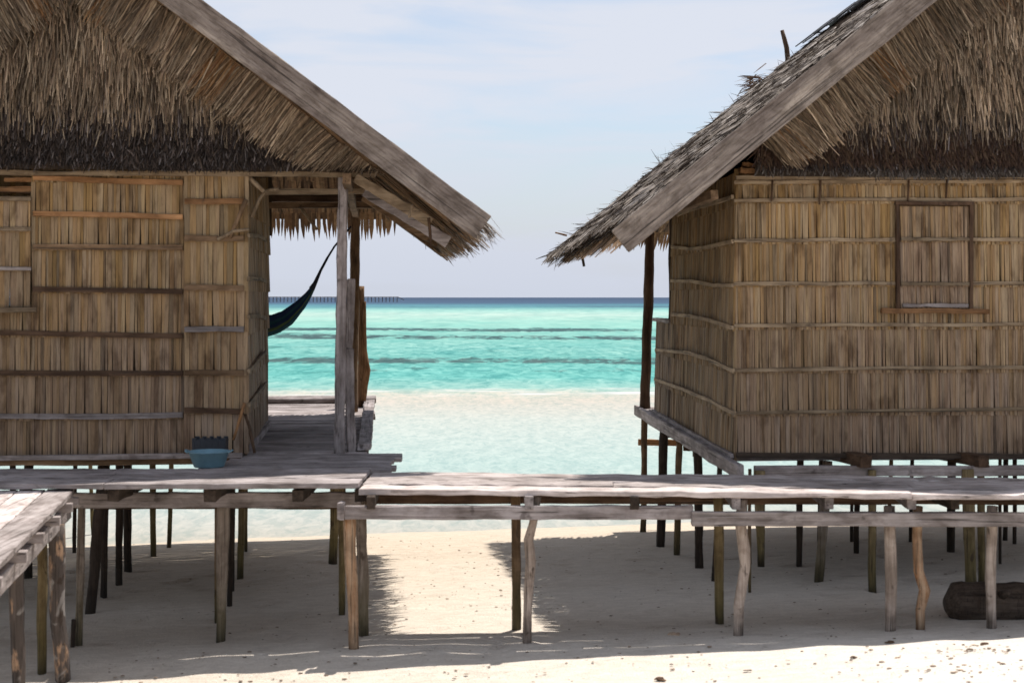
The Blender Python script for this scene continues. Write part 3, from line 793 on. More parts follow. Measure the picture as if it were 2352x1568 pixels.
for py0, py1, tn in ((640, 646, 1.0), (727, 731, 1.0), (852, 808, .95), (930, 880, .95), (540, 551, 1.0)):
    a = A.atx(571, py0, .028); b_ = A.atx(611, py1, .028); b_.y = min(b_.y, 2.28)
    batten(sw, [a, (a + b_) / 2 + Vector((.008, 0, .012)), b_], .03, .018, 'tan', 'y', 1, tn * .75)
slat_wall('back_wall', hl, 'x', -3.6, 0, 2.25, 1, [FLOOR - .03, 1.7, 2.4, 3.2], wmin=.04, wmax=.06)
slat_wall('side_wall', hl, 'y', 0, 2.25, -3.6, -1, [FLOOR - .03, 1.7, 2.4, 3.05], wmin=.04, wmax=.06)
mb = MB(); mb.box((xh + .01, .022, FLOOR), (-.02, .034, 3.1)); mb.box((-.034, .04, FLOOR), (-.022, 2.22, 3.0)); mb.box((-3.58, .022, FLOOR), (xh, .034, 2.05)); mb.build('light_stop_backing', M_CORE, hl)  # backing boxes added behind the slats against light leaks
# floor, veranda boards, rim
mb = MB(); planks(mb, -3.6, .90, .0, 3.05, FLOOR, 'x', .15, gap=.014, tint=(.7, 1.25)); planks(mb, -3.6, .93, 3.05, 5.02, FLOOR, 'x', .12, gap=.012, ragged=.03, tint=(.75, 1.3))
mb.build('veranda_floor', wood('grey', 'x'), hl, bevel=.003)
mb = MB(); mb.beam((-3.6, -.02, .968), (.0, -.02, .962), .05, .042, seg=14); mb.build('floor_beam', wood('brown', 'x'), hl)
mb = MB(); mb.beam((-3.6, -.06, FLOOR - .005), (.0 - .02, -.06, FLOOR + .0), .04, .035, seg=14); mb.build('sill_beam', wood('grey', 'x'), hl)
for ly in (2.4, 4.6):
    mb = MB(); mb.beam((-3.6, ly, .915), (.9, ly, .915), .07, .10); mb.build('floor_beam', wood('brown', 'x'), hl)
for lx in (.82, .02):
    mb = MB(); mb.beam((lx, -.0, .922), (lx, 5.0, .922), .06, .085); mb.build('floor_beam', wood('brown', 'y'), hl)
mb = MB(); mb.beam((.86, .05, FLOOR + .035), (.90, 4.6, FLOOR + .035), .10, .05, seg=14, jit=.006); mb.build('kerb_board', wood('grey', 'y'), hl, bevel=.004)
mb = MB()
for q, z in ((4.93, .035), (5.02, .045)):
    mb.tube([(-3.4 + i * .45, q + .01 * math.sin(i), FLOOR + z) for i in range(10)] + [(.97, q, FLOOR + z)], .035, n=8)
mb.build('edge_pole', wood('grey', 'x'), hl, smooth=True)
mb = MB(); mb.beam((0.018, .12, FLOOR + .03), (0.018, 2.24, FLOOR + .03), .03, .06, seg=12); mb.build('skirting_board', wood('grey', 'y'), hl)
# veranda posts, tie beam, braces
p0, p1 = A.at(779, 1043, .0), A.at(788, 402, .0)
mb = MB(); mb.beam(p0 - Vector((0, 0, .0)), p1, .075, .068, up=(0, 1, 0), seg=20, jit=.006, h1=.066, w1=.072); mb.build('veranda_post', wood('grey', 'z'), hl, bevel=.008)
q0, q1, q2 = A.at(807, 1043, .06), A.at(801, 800, .06), A.at(806, 640, .06)
mb = MB(); mb.beam(q0, q1, .06, .05, up=(0, 1, 0), seg=8, jit=.007, w1=.072); mb.beam(q1, q2, .06, .045, up=(0, 1, 0), seg=7, jit=.008, w1=.055, h1=.035); mb.build('post_splint', wood('grey', 'z'), hl, bevel=.006)
p2t = A.at(815, 455, 3.75); p2b = A.at(808, 948, 3.75); p2b.z = FLOOR
pole('veranda_post', hl, [p2b, p2b.lerp(p2t, .5) + Vector((.015, 0, 0)), p2t], [.055, .05, .045], 'brown', m=wood('brown', 'z'))
d0 = A.at(826, 940, 4.45); d0.z = FLOOR
pole('veranda_post', hl, [d0, A.at(832, 830, 4.45), A.at(824, 760, 4.45), A.at(829, 657, 4.45)], [.04, .046, .042, .038], 'rust', m=wood('brown', 'z'), wob=.2, tint=(1.15, 1.05, .95))
d1 = A.at(838, 850, 4.42); pole('driftwood_branch', hl, [d1 + Vector((-.02, 0, -.32)), d1 + Vector((.02, 0, .0)), d1 + Vector((-.01, 0, .22)), d1 + Vector((.0, 0, .72))], [.03, .038, .03, .012], 'rust', m=wood('brown', 'z'), wob=.2, tint=(1.35, 1.15, .95))
tb0, tb1 = A.at(-160, 396, -.06), A.at(862, 402, -.06)
mb = MB(); mb.beam(tb0, tb1, .05, .032, seg=20); mb.build('tie_beam', wood('tan', 'x'), hl)
mb = MB(); mb.beam(A.at(605, 441, .25), A.at(868, 439, .25), .045, .042); mb.build('tie_beam', wood('tan', 'x'), hl)
mb = MB(); mb.beam(A.at(612, 472, 2.2), A.at(858, 472, 2.2), .05, .05); mb.build('tie_beam', wood('brown', 'x'), hl)
mb = MB(); mb.beam(A.at(612, 455, 2.9), A.at(900, 455, 2.9), .05, .07); mb.build('tie_beam', wood('umber', 'x'), hl)
e0 = A.at(800, 420, .1)
mb = MB(); mb.beam((e0.x, -.55, 2.98), (e0.x + .02, 3.95, 2.98), .06, .07); mb.build('eave_beam', wood('brown', 'y'), hl)
for (xa, ya), (xb, yb), ly, kind, w in (((816, 408), (990, 512), -.42, 'tan', .07), ((838, 438), (1030, 556), -.12, 'grey', .085), ((835, 450), (985, 545), .55, 'brown', .08)):
    a, b_ = A.at(xa, ya, ly), A.at(xb, yb, ly); nn = Vector((MM, 0, 1)).normalized()
    mb = MB(); mb.beam(a, b_, .04, w, up=nn, seg=10); mb.build('rafter', wood(kind, 'x'), RL, bevel=.003)
for ly in (1.2, 1.9, 2.6, 3.3):
    nn = Vector((MM, 0, 1)).normalized(); ds = Vector((1, 0, -MM)).normalized()
    a = Vector((XR, ly, ZR)) - nn * .16 + ds * 1.6; mb = MB(); mb.beam(a, a + ds * 1.85, .035, .07, up=nn); mb.build('rafter', wood('brown', 'x'), RL)
# loose laths and forked branches at the corner
def stick(H, parent, a, b_, ly, w, kind, name='brace', bow=0.0):
    p, q = H.at(a[0], a[1], ly), H.at(b_[0], b_[1], ly); md = p.lerp(q, .5) + Vector((0, 0, bow))
    return pole(name, parent, [p, md, q], [w, w * .95, w * .8], kind, m=wood(kind, 'z'), n=7)
stick(A, hl, (566, 458), (528, 546), -.11, .017, 'brown')
stick(A, hl, (500, 551), (572, 527), -.12, .013, 'tan', bow=.025)
stick(A, hl, (571, 407), (606, 440), -.03, .02, 'tan')
stick(A, hl, (578, 498), (612, 437), .02, .015, 'tan', bow=.03)
stick(A, hl, (612, 437), (640, 434), .02, .012, 'tan')
stick(A, hl, (562, 925), (536, 1010), -.11, .012, 'orange')
stick(A, hl, (563, 950), (585, 1040), -.05, .014, 'umber', bow=.02)
stick(A, hl, (692, 478), (728, 528), 2.8, .016, 'tan')
stick(A, hl, (985, 500), (990, 565), -.5, .011, 'umber', name='peg')
stick(A, hl, (948, 470), (940, 500), -.55, .012, 'tan', name='peg')
skirt(A, -1.0, 1.33, 3.05, 3.42, 4.0, 2.90, x1t=.50)
# frayed strands at the eave tip
S = Strands(); n = 34; tip = A.at(1105, 530, -.75)
st = np.array(tip)[None] + rng.normal(0, 1, (n, 3)) * np.array([.05, .06, .03]); d = np.stack([rng.uniform(.0, 1, n), rng.normal(0, .2, n), rng.uniform(-1.1, -.1, n)], 1)
S.add(st, d, rng.uniform(.05, .16, n), rng.uniform(.002, .004, n), rng.normal(0, 1, (n, 3)), pick(GREYT, n), tip=.2)
S.build('frayed_fibre', M_ROOF, RL)
# stilts: (foot x, foot y, head x, width, kind)
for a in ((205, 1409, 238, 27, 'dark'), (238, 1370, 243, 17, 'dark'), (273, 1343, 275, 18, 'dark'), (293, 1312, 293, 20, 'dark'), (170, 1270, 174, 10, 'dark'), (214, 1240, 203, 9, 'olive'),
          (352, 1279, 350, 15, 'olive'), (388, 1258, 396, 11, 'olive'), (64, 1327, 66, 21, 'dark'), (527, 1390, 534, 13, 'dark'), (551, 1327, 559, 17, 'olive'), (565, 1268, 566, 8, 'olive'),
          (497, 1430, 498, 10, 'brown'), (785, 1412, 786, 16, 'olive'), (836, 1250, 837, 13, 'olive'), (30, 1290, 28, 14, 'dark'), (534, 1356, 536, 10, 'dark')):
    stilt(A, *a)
stilt(A, 764, 1294, 772, 24, 'olive', Y=10.35, taper=.85)          # hanging clear of the sand

# ================================================================== RIGHT HUT
hr = thing('thatched_hut', 'palm-thatched stilt hut with a shuttered window and a shaggy grey roof slope', 'hut')
B = Hut(1690, 10.35, 0.048, hr)
XR2, ZR2, MM2, UU2 = 1.95, 4.99, .814, 2.95
RR = roof(B, XR2, ZR2, MM2, UU2, -.80, 4.68, trim=(.42, .04), detail=(1.25, .25))
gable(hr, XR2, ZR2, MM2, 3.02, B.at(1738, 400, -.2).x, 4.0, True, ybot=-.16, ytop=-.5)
rows = zrow(B, 1690, [1042, 948, 850, 750, 652, 553, 460, 418, 392], 0)
wx0, wx1 = B.at(2058, 590, 0).x, B.at(2226, 590, 0).x
wz0, wz1 = B.at(2140, 705, 0).z, B.at(2140, 472, 0).z
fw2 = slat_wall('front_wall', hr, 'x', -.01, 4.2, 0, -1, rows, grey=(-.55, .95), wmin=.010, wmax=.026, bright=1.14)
for i, (y, yr) in enumerate(((948, 938), (850, 844), (748, 744), (652, 650), (553, 549), (461, 457), (419, 416))):
    segs = [(1686, 2352 + 600)]
    if i in (3, 4): segs = [(1686, 2056), (2228, 2950)]
    for xa, xb in segs:
        f = lambda x: y + (yr - y) * (x - 1690) / 662
        n = 5
        batten(fw2, [B.at(xa + (xb - xa) * k / n, f(xa + (xb - xa) * k / n) + (random.uniform(-2, 2) if 0 < k < n else 0), -.022) for k in range(n + 1)], .024, .016, 'tan', 'x', -1, (.80 if i == 0 else 1.0) + .05 * i)
for x, ya, yb in ((1885, 408, 470), (2088, 410, 470), (2176, 412, 455), (1775, 412, 462)):
    stick(B, fw2, (x, ya), (x - 3, yb), -.035, .008, 'umber', name='lashing')
# window
wn_ = thing('window', '', '', (0, 0, 0)); wn_.parent = hr
for k in ('label', 'category'): del wn_[k]
sh = slat_wall('shutter', wn_, 'x', wx0 + .02, wx1 - .02, -.030, -1, [wz0 + .01, B.at(2140, 652, 0).z, B.at(2140, 550, 0).z, wz1 - .02], grey=(.55, .95), wmin=.010, wmax=.024, bright=1.18)
mb = MB()
for x in (wx0, wx1): mb.beam((x, -.036, wz0 - .02), (x, -.036, wz1 + .02), .026, .03, up=(0, 1, 0), seg=8)
mb.beam((wx0 - .02, -.045, wz1 + .012), (wx1 + .02, -.040, wz1 + .012), .03, .026, seg=6)
mb.build('window_frame', wood('umber', 'z'), wn_)
for z in (B.at(2140, 652, 0).z, B.at(2140, 550, 0).z):
    mb = MB(); mb.beam((wx0 + .02, -.055, z), (wx1 - .02, -.055, z), .014, .022, tint=.75); mb.build('batten', wood('tan', 'x'), wn_)
mb = MB(); mb.beam((wx0 + .03, -.06, wz0 + .012), (wx1 - .03, -.06, wz0 + .012), .02, .022); mb.build('batten', wood('grey', 'x'), wn_)
mb = MB(); mb.beam(B.at(2024, 713, -.045), B.at(2270, 715, -.045), .05, .035, tint=.8); mb.build('window_sill', wood('orange', 'x'), wn_)
# side wall with bowed laths; a low wall continues behind
back_gable(hr, XR2, ZR2, MM2, 2.88, .0, 4.1)
zz = [FLOOR - .03, 1.30, 1.62, 1.93, 2.24, 2.55, 2.84, 3.05]
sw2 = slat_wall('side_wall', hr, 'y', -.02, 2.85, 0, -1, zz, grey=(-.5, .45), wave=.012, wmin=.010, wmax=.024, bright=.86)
lw = slat_wall('low_wall', hr, 'y', 2.85, 3.86, 0, -1, [FLOOR - .03, 1.31, 1.62, B.atx(1520, 738, 0).z], grey=(.6, .9), wmin=.012, wmax=.03, wave=.012, bright=.85)
mb = MB(); mb.beam((-.005, 2.85, B.atx(1520, 735, 0).z), (-.005, 3.9, B.atx(1520, 735, 0).z), .07, .035); mb.build('rail', wood('grey', 'y'), lw)
for pts in ([(1683, 452), (1640, 466), (1590, 480), (1556, 494)], [(1683, 554), (1627, 567), (1586, 572), (1543, 567)], [(1683, 655), (1640, 655), (1591, 646), (1541, 645)],
            [(1683, 752), (1627, 734), (1582, 725), (1543, 722)], [(1685, 852), (1627, 824), (1582, 810), (1506, 803)], [(1688, 950), (1627, 918), (1568, 893), (1504, 871)]):
    batten(sw2, [B.atx(x, y, -.028) for x, y in pts], .028, .018, 'tan', 'y', -1, 1.2)
slat_wall('back_wall', hr, 'x', 0, 4.2, 2.85, 1, [FLOOR - .03, 1.7, 2.4, 3.2], wmin=.04, wmax=.06)
slat_wall('side_wall', hr, 'y', 0, 2.85, 4.2, 1, [FLOOR - .03, 1.7, 2.4, 3.05], wmin=.04, wmax=.06)
mb = MB(); mb.box((.02, .022, FLOOR), (4.18, .034, 3.1)); mb.box((.022, .04, FLOOR), (.034, 2.82, 3.05)); mb.build('light_stop_backing', M_CORE, hr)  # added backing that keeps light from leaking between the slats
mb = MB(); planks(mb, -.03, 4.25, .03, 4.8, FLOOR - .02, 'x', .15); mb.build('veranda_floor', wood('grey', 'x'), hr)
mb = MB(); mb.beam(B.at(1692, 1045, -.045), B.at(2352 + 600, 1050, -.045), .04, .035, seg=16); mb.build('sill_beam', wood('dark', 'x'), hr)
r0, r1 = Vector((-.055, -.42, .935)), Vector((-.075, 4.82, .950))
mb = MB(); mb.beam(r0, r1, .05, .105, seg=20, jit=.006); mb.build('rim_beam', wood('grey', 'y'), hr, bevel=.006)
mb = MB(); mb.beam((-.03, -.02, 1.0), (-.03, 3.9, 1.015), .025, .03, seg=16, jit=.004); mb.build('rim_lath', wood('grey', 'y'), hr)
mb = MB(); mb.beam(B.at(1732, 1081, -.20), B.at(2352 + 600, 1080, -.20), .05, .075, seg=16); mb.build('floor_beam', wood('grey', 'x'), hr, bevel=.004)
for ly in (1.6, 3.2, 4.7):
    mb = MB(); mb.beam((-.03, ly, .86), (4.2, ly, .86), .06, .09); mb.build('floor_beam', wood('brown', 'x'), hr)
for px in (1990, 2260):
    c_ = B.at(px, 1060, -.28); mb = MB(); mb.beam(c_ + Vector((-.25, 1.4, .0)), c_, .085, .085); mb.build('joist', wood('umber', 'y'), hr)
c_ = B.at(1500, 1015, 4.75); mb = MB(); mb.beam(B.at(1466, 1015, 4.85), B.at(1560, 1017, 4.85), .05, .065); mb.build('cross_beam', wood('orange', 'x'), hr)
c_ = B.at(1575, 1024, 2.9); mb = MB(); mb.beam(B.at(1570, 1024, 2.9), B.at(1660, 1024, 2.9), .05, .085); mb.build('cross_beam', wood('umber', 'x'), hr)
pt, pb = B.at(1494, 530, 4.6), B.at(1480, 935, 4.6); pb.z = FLOOR - .1
pole('veranda_post', hr, [pb, pb.lerp(pt, .5), pt], [.055, .052, .048], 'brown', m=wood('umber', 'z'))
pole('veranda_post', hr, [Vector((.02, 3.0, 1.0)), Vector((.03, 3.0, 3.0))], [.045, .04], 'dark', m=wood('dark', 'z'))
mb = MB(); mb.beam((-.25, -.5, 2.86), (-.28, 5.0, 2.86), .05, .06); mb.build('eave_beam', wood('brown', 'y'), hr)
nn = Vector((-MM2, 0, 1)).normalized(); ds = Vector((-1, 0, -MM2)).normalized()
for ly in (-.62, .6, 1.8, 3.0, 4.2):
    a = Vector((XR2, ly, ZR2)) - nn * .15 + ds * 1.9; mb = MB(); mb.beam(a, a + ds * 1.75, .04, .065, up=nn); mb.build('rafter', wood('tan' if ly < 0 else 'brown', 'x'), RR)
tb0, tb1 = B.at(1690, 408, -.06), B.at(2950, 404, -.06)
mb = MB(); mb.beam(tb0, tb1, .04, .03, seg=20); mb.build('tie_beam', wood('tan', 'x'), hr)
mb = MB(); mb.beam(B.at(1700, 392, -.03), B.at(1745, 396, -.03), .04, .04); mb.beam(B.at(1705, 378, -.0), B.at(1745, 382, -.0), .04, .03); mb.build('plate_end', wood('orange', 'x'), hr)
skirt(B, -.60, 1.2, 3.9, 3.05, 4.9, 2.79, x0t=-.32)
# things sticking out of the right roof: a stick, pegs, tufts, poles under the eave
def roof_pt(u, y, h): 
    k = math.hypot(1, MM2); return Vector((XR2 - u, y, ZR2 - MM2 * u)) + Vector((-MM2, 0, 1)) / k * h
def on_back(px, py, ly=4.9): return B.at(px, py, ly)
pole('stick', RR, [on_back(1812, 160), on_back(1806, 110), on_back(1796, 70)], [.03, .028, .02], 'grey', m=wood('umber', 'z'), n=7)
pole('peg', RR, [on_back(1968, 50), on_back(1940, 38)], [.03, .03], 'grey', m=wood('grey', 'x'), n=6)
pole('peg', RR, [on_back(1885, 110), on_back(1868, 90)], [.025, .025], 'grey', m=wood('grey', 'x'), n=6)
pole('peg', RR, [on_back(1335, 575), on_back(1342, 612)], [.016, .014], 'dark', m=wood('dark', 'z'), n=6)
pole('peg', RR, [B.at(1302, 541, 4.9), B.at(1275, 534, 4.9)], [.012, .008], 'brown', m=wood('orange', 'x'), n=6)
for px, py, n, long_ in ((1752, 192, 150, False), (1555, 352, 6, True), (1525, 382, 6, True), (1685, 247, 6, True)):
    S = Strands(); c_ = np.array(on_back(px, py))
    if not long_:
        st = c_[None] + rng.normal(0, 1, (n, 3)) * np.array([.10, .10, .05]); d = np.stack([rng.uniform(-1, -.4, n), rng.normal(0, .3, n), rng.uniform(-.85, .12, n)], 1)
        S.add(st, d, rng.uniform(.08, .24, n), rng.uniform(.006, .014, n), rng.normal(0, 1, (n, 3)), pick(DKBR, n, .3) * 1.5, tip=.25)
    else:
        st = c_[None] + rng.normal(0, 1, (n, 3)) * .03; d = np.stack([rng.uniform(-.6, .4, n), rng.normal(0, .2, n), rng.uniform(.3, 1, n)], 1)
        S.add(st, d, rng.uniform(.08, .24, n), rng.uniform(.004, .009, n), rng.normal(0, 1, (n, 3)), pick(DKBR, n, .3), tip=.2)
    S.build('straw_tuft', M_ROOF, RR)
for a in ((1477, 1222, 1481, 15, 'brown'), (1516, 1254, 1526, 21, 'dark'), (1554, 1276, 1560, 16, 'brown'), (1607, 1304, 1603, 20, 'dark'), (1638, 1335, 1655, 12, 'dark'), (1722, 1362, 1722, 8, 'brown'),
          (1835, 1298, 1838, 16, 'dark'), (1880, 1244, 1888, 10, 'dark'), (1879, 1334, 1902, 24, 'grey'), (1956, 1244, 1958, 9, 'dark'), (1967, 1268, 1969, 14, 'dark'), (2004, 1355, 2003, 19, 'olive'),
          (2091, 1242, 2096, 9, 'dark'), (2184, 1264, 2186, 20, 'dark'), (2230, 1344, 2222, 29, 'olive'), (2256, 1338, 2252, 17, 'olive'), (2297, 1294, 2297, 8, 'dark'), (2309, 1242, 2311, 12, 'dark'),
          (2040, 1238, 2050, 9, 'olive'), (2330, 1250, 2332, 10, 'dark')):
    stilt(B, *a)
stilt(B, 1748, 1300, 1745, 28, 'olive', Y=10.1, taper=.6)          # broken off above the sand

# ================================================================== LANDING (between the boardwalk and the left hut)
ld = thing('plank_landing', 'low plank landing joining the boardwalk to the veranda of the left hut', 'landing')
mb = MB()
for i in range(7):
    y = 9.36 + i * .148
    xl = -2.14 + .035 * i if y < 10.0 else -1.93
    xr_ = -.79 - .012 * i + (.06 if i >= 5 else random.uniform(-.03, .02))
    mb.beam((xl, y + .07 + .01, FLOOR - .012 + random.uniform(-.004, .004)), (xr_, y + .07 + (xr_ - xl) * .05, FLOOR - .012), .14, .03, seg=12, jit=.003, tint=random.uniform(.75, 1.1))
mb.build('deck_boards', wood('grey', 'x'), ld, bevel=.003)
for x in (-1.95, -.95):
    mb = MB(); mb.beam((x, 9.30, .93), (x, 10.35, .93), .06, .085); mb.build('joist', wood('brown', 'y'), ld)
stilt(None, 834, 1380, 830, 14, 'olive', parent=ld, name='post')

# ================================================================== BOARDWALK
# section in front of the left hut
w1 = thing('boardwalk', 'shaded plank boardwalk section running past the left hut', 'boardwalk', group='boardwalk sections')
mb = MB()
for k, (a, b_) in enumerate(((8.555, 8.81), (8.825, 9.07), (9.085, 9.33))):
    cuts = [-4.6, -2.46 - .06 * k, -.92]
    for i in range(2):
        t = random.uniform(.8, 1.08)
        mb.beam((cuts[i] + .004, (a + b_) / 2, FLOOR + .008), (cuts[i + 1] - .004, (a + b_) / 2 + .0, FLOOR + .008 + (.004 if i else 0)), b_ - a - .004, .032, seg=18, jit=.003, tint=t)
mb.build('deck_boards', wood('grey', 'x'), w1, bevel=.003)
mb = MB(); mb.beam(P(168, 1148, 8.95), P(828, 1147, 8.95), .05, .094, seg=20); mb.build('ledger_beam', wood('grey', 'x'), w1, bevel=.004)
mb = MB(); mb.beam((-4.6, 9.25, .82), (-1.0, 9.25, .82), .05, .08, seg=16); mb.build('ledger_beam', wood('umber', 'x'), w1)
for px in (290, 505, 700, 840):  # last one set under the seam to block sunlight
    x = (px - CX) / F * 8.9; mb = MB(); mb.beam((x, 8.60, .952), (x, 9.32, .952), .07, .07); mb.build('joist', wood('dark', 'y'), w1)
stilt(None, 507, 1477, 513, 32, 'grey', parent=w1, name='post', taper=.62, ztop=.88, row=9.03)
stilt(None, 180, 1448, 188, 19, 'grey', parent=w1, name='post', ztop=.88, row=9.02)
# section between and in front of the right hut
w2 = thing('boardwalk', 'sunlit plank boardwalk section bridging the gap between the two huts', 'boardwalk', group='boardwalk sections')
mb = MB()
near = lambda x: 8.50 - .055 * (x + .9)
far = lambda x: 9.34 - .06 * (x + .9)
for k in range(4):
    fa, fb = k / 4, (k + 1) / 4
    cuts = [-.914, 2.35 + .07 * k, 5.2]
    if k == 1: cuts = [-.914, .62, 2.42, 5.2]
    for i in range(len(cuts) - 1):
        xa, xb = cuts[i] + .001, cuts[i + 1] - .001
        mid = lambda x: near(x) + (far(x) - near(x)) * (fa + fb) / 2
        z = FLOOR - .017 + (.004 if k == 1 else 0) - (.004 if i else 0)
        bw = (far(xa) - near(xa)) / 4
        mb.beam((xa, mid(xa), z), (xb, mid(xb), z), bw - .016, .034, seg=24, jit=.005, tint=random.uniform(.78, 1.05) if k else 1.42)
mb.build('deck_boards', wood('pale', 'x'), w2, bevel=.004)
def ledger(pxa, pya, pxb, pyb, Y, h, kind, tint=1.0):
    mb = MB(); mb.beam(P(pxa, pya, Y), P(pxb, pyb, Y - .02), .05, h, seg=20, tint=tint); return mb.build('ledger_beam', wood(kind, 'x'), w2, bevel=.004)
ledger(793, 1176, 1592, 1176, 8.45, .080, 'grey')
ledger(1588, 1190, 2950, 1194, 8.40, .083, 'pale', .72)
ledger(838, 1139, 2950, 1141, 9.15, .095, 'umber', 1.1)
for px, kd in ((853, 'dark'), (1215, 'grey'), (1457, 'dark'), (1690, 'grey'), (1903, 'grey'), (2092, 'grey'), (2192, 'dark')):
    x = (px - CX) / F * 8.42
    mb = MB(); mb.beam((x, 8.40, .937), (x + random.uniform(-.12, .12), 9.25, .937), .052, .075, jit=.003, tint=.8); mb.build('joist', wood(kd, 'y'), w2, bevel=.003)
mb = MB(); mb.beam(P(776, 1172, 8.52), P(792, 1172, 8.52), .07, .1, seg=2); mb.build('beam_block', wood('grey', 'x'), w2)
W2 = dict(parent=w2, name='post')
stilt(None, 814, 1494, 802, 27, 'rust', ztop=.88, row=8.53, **W2)
stilt(None, 834, 1460, 826, 25, 'grey', ztop=.9, mid=[(835, 1330, 24)], **W2)
stilt(None, 1187, 1443, 1184, 23, 'brown', ztop=.95, **W2)
stilt(None, 1209, 1474, 1232, 22, 'pale', ztop=.96, row=8.53, mid=[(1212, 1400, 21), (1218, 1290, 25), (1214, 1240, 24), (1225, 1200, 20)], **W2)
stilt(None, 1653, 1431, 1650, 23, 'olive', ztop=.92, **W2)
stilt(None, 1694, 1463, 1706, 25, 'pale', ztop=.94, row=8.53, mid=[(1697, 1390, 25), (1712, 1300, 24), (1709, 1262, 28), (1703, 1210, 26)], **W2)
stilt(None, 2045, 1452, 2042, 27, 'pale', ztop=.90, row=8.53, mid=[(2047, 1330, 27)], **W2)
stilt(None, 2113, 1448, 2108, 22, 'rust', ztop=.90, row=8.53, mid=[(2113, 1400, 22), (2124, 1355, 27), (2110, 1310, 24), (2106, 1230, 22)], **W2)
stilt(None, 2278, 1444, 2279, 24, 'pale', ztop=.90, row=8.53, mid=[(2276, 1330, 23)], **W2)
# branch leading towards the camera
w3 = thing('boardwalk', 'narrow plank boardwalk branch leading off towards the lower left corner', 'boardwalk', group='boardwalk sections')
e1, e0_ = Vector((-2.665, 8.68, .985)), Vector((-1.93, 4.4, .985)); dv = (e0_ - e1).normalized(); sd = Vector((dv.y, -dv.x, 0)); sd = sd if sd.x < 0 else -sd
mb = MB()
for k, (tn, w) in enumerate(((.80, .17), (1.55, .16), (1.25, .15), (.9, .17))):
    o_ = sum((.17, .16, .15, .17)[:k]) + w / 2
    mb.beam(e1 + sd * o_ + Vector((0, 0, -.016)), e0_ + sd * o_ + Vector((0, 0, -.016)), w - .006, .032, seg=26, jit=.003, tint=tn)
mb.build('deck_boards', wood('pale', 'y'), w3, bevel=.004)
for o_, kd in ((.045, 'pale'), (.58, 'grey')):
    mb = MB(); mb.beam(e1 + sd * o_ + Vector((0, 0, -.135)), e0_ + sd * o_ + Vector((0, 0, -.135)), .04, .09, seg=26, tint=.8); mb.build('ledger_beam', wood(kd, 'y'), w3, bevel=.004)
for t in (.02, .085, .20, .33, .45, .6):
    c_ = e1.lerp(e0_, t) + Vector((0, 0, -.062)); mb = MB(); mb.beam(c_ - sd * .032, c_ + sd * .68, .05, .05); mb.build('joist', wood('pale', 'x'), w3, bevel=.003)
W3 = dict(parent=w3, name='post', ztop=.84)
stilt(None, 146, 1557, 130, 38, 'bark', mid=[(132, 1400, 36)], **W3)
stilt(None, 97, 1543, 96, 23, 'olive', **W3)
stilt(None, 45, 1600, 36, 34, 'bark', mid=[(40, 1450, 33)], **W3)
stilt(None, 165, 1486, 170, 11, 'dark', parent=w3, name='stub', ztop=.12)

# ================================================================== THINGS ON AND AROUND THE HUTS
# hammock slung behind the left hut
hm = thing('hammock', 'dark blue and green striped hammock hanging behind the left hut', 'hammock')
Yh = 13.85
pR, pL = P(722, 655, Yh), P(380, 690, Yh + .15)
nA = 22; mb = MB(); vs, fs, cs = [], [], []
prof_h = [(722, 656, 3), (708, 678, 6), (690, 702, 10), (660, 731, 15), (635, 745, 18), (612, 751, 20), (560, 772, 22), (500, 775, 22), (440, 750, 15), (395, 705, 6), (382, 690, 3)]
sec = []
for (xa, ya, ha), (xb, yb, hb__) in zip(prof_h, prof_h[1:]):
    for q in range(5):
        t = q / 5; sec.append((xa + (xb - xa) * t, ya + (yb - ya) * t, ha + (hb__ - ha) * t))
sec.append(prof_h[-1]); nT = len(sec) - 1
STR = [(.012, .02, .05), (.012, .02, .05), (.014, .04, .05), (.010, .018, .045), (.06, .08, .025), (.012, .026, .06), (.016, .05, .06), (.010, .016, .04)]
for i, (xh_, yh_, hh_) in enumerate(sec):
    c_ = P(xh_, yh_, Yh); h_m = hh_ / F * Yh
    d_ = (P(*sec[min(i + 1, nT)][:2], Yh) - P(*sec[max(i - 1, 0)][:2], Yh)).normalized(); up_ = Vector((d_.z, 0, -d_.x)); up_ = up_ if up_.z > 0 else -up_
    for j in range(nA):
        a = PI * (1.12 * j / (nA - 1) - .06)
        fold = 1 + .06 * math.sin(j * 2.3 + i * .25)
        vs.append(c_ + Vector((0, -math.cos(a) * h_m * 1.15 * fold, 0)) + up_ * (h_m * (.95 - 1.95 * math.sin(a) * fold)))
        cs.append(STR[(j * 3 // 4) % 8])
for i in range(nT):
    for j in range(nA - 1):
        k = i * nA + j; fs.append((k, k + 1, k + nA + 1, k + nA))
mb.add(vs, fs, 1.0); mb.c = [(c[0] * 1.8, c[1] * 1.9, c[2] * 1.8, 1) for c in cs]
hb_ = mb.build('hammock_cloth', M_CLOTH, hm, smooth=True)
sm = hb_.modifiers.new('thickness', 'SOLIDIFY'); sm.thickness = .006
mb = MB(); r1_ = P(768, 566, Yh)
mb.tube([P(716, 664, Yh), P(724, 650, Yh), P(736, 622, Yh), P(752, 592, Yh)], [.03, .022, .014, .012], n=7); mb.tube([P(752, 592, Yh), P(768, 566, Yh), P(806, 520, Yh)], [.012, .010, .010], n=7)
mb.build('rope', M_ROPE, hm, smooth=True)
mb = MB(); mb.tube([pL, P(300, 600, Yh + .2)], [.02, .012], n=7); mb.build('rope', M_ROPE, hm, smooth=True)

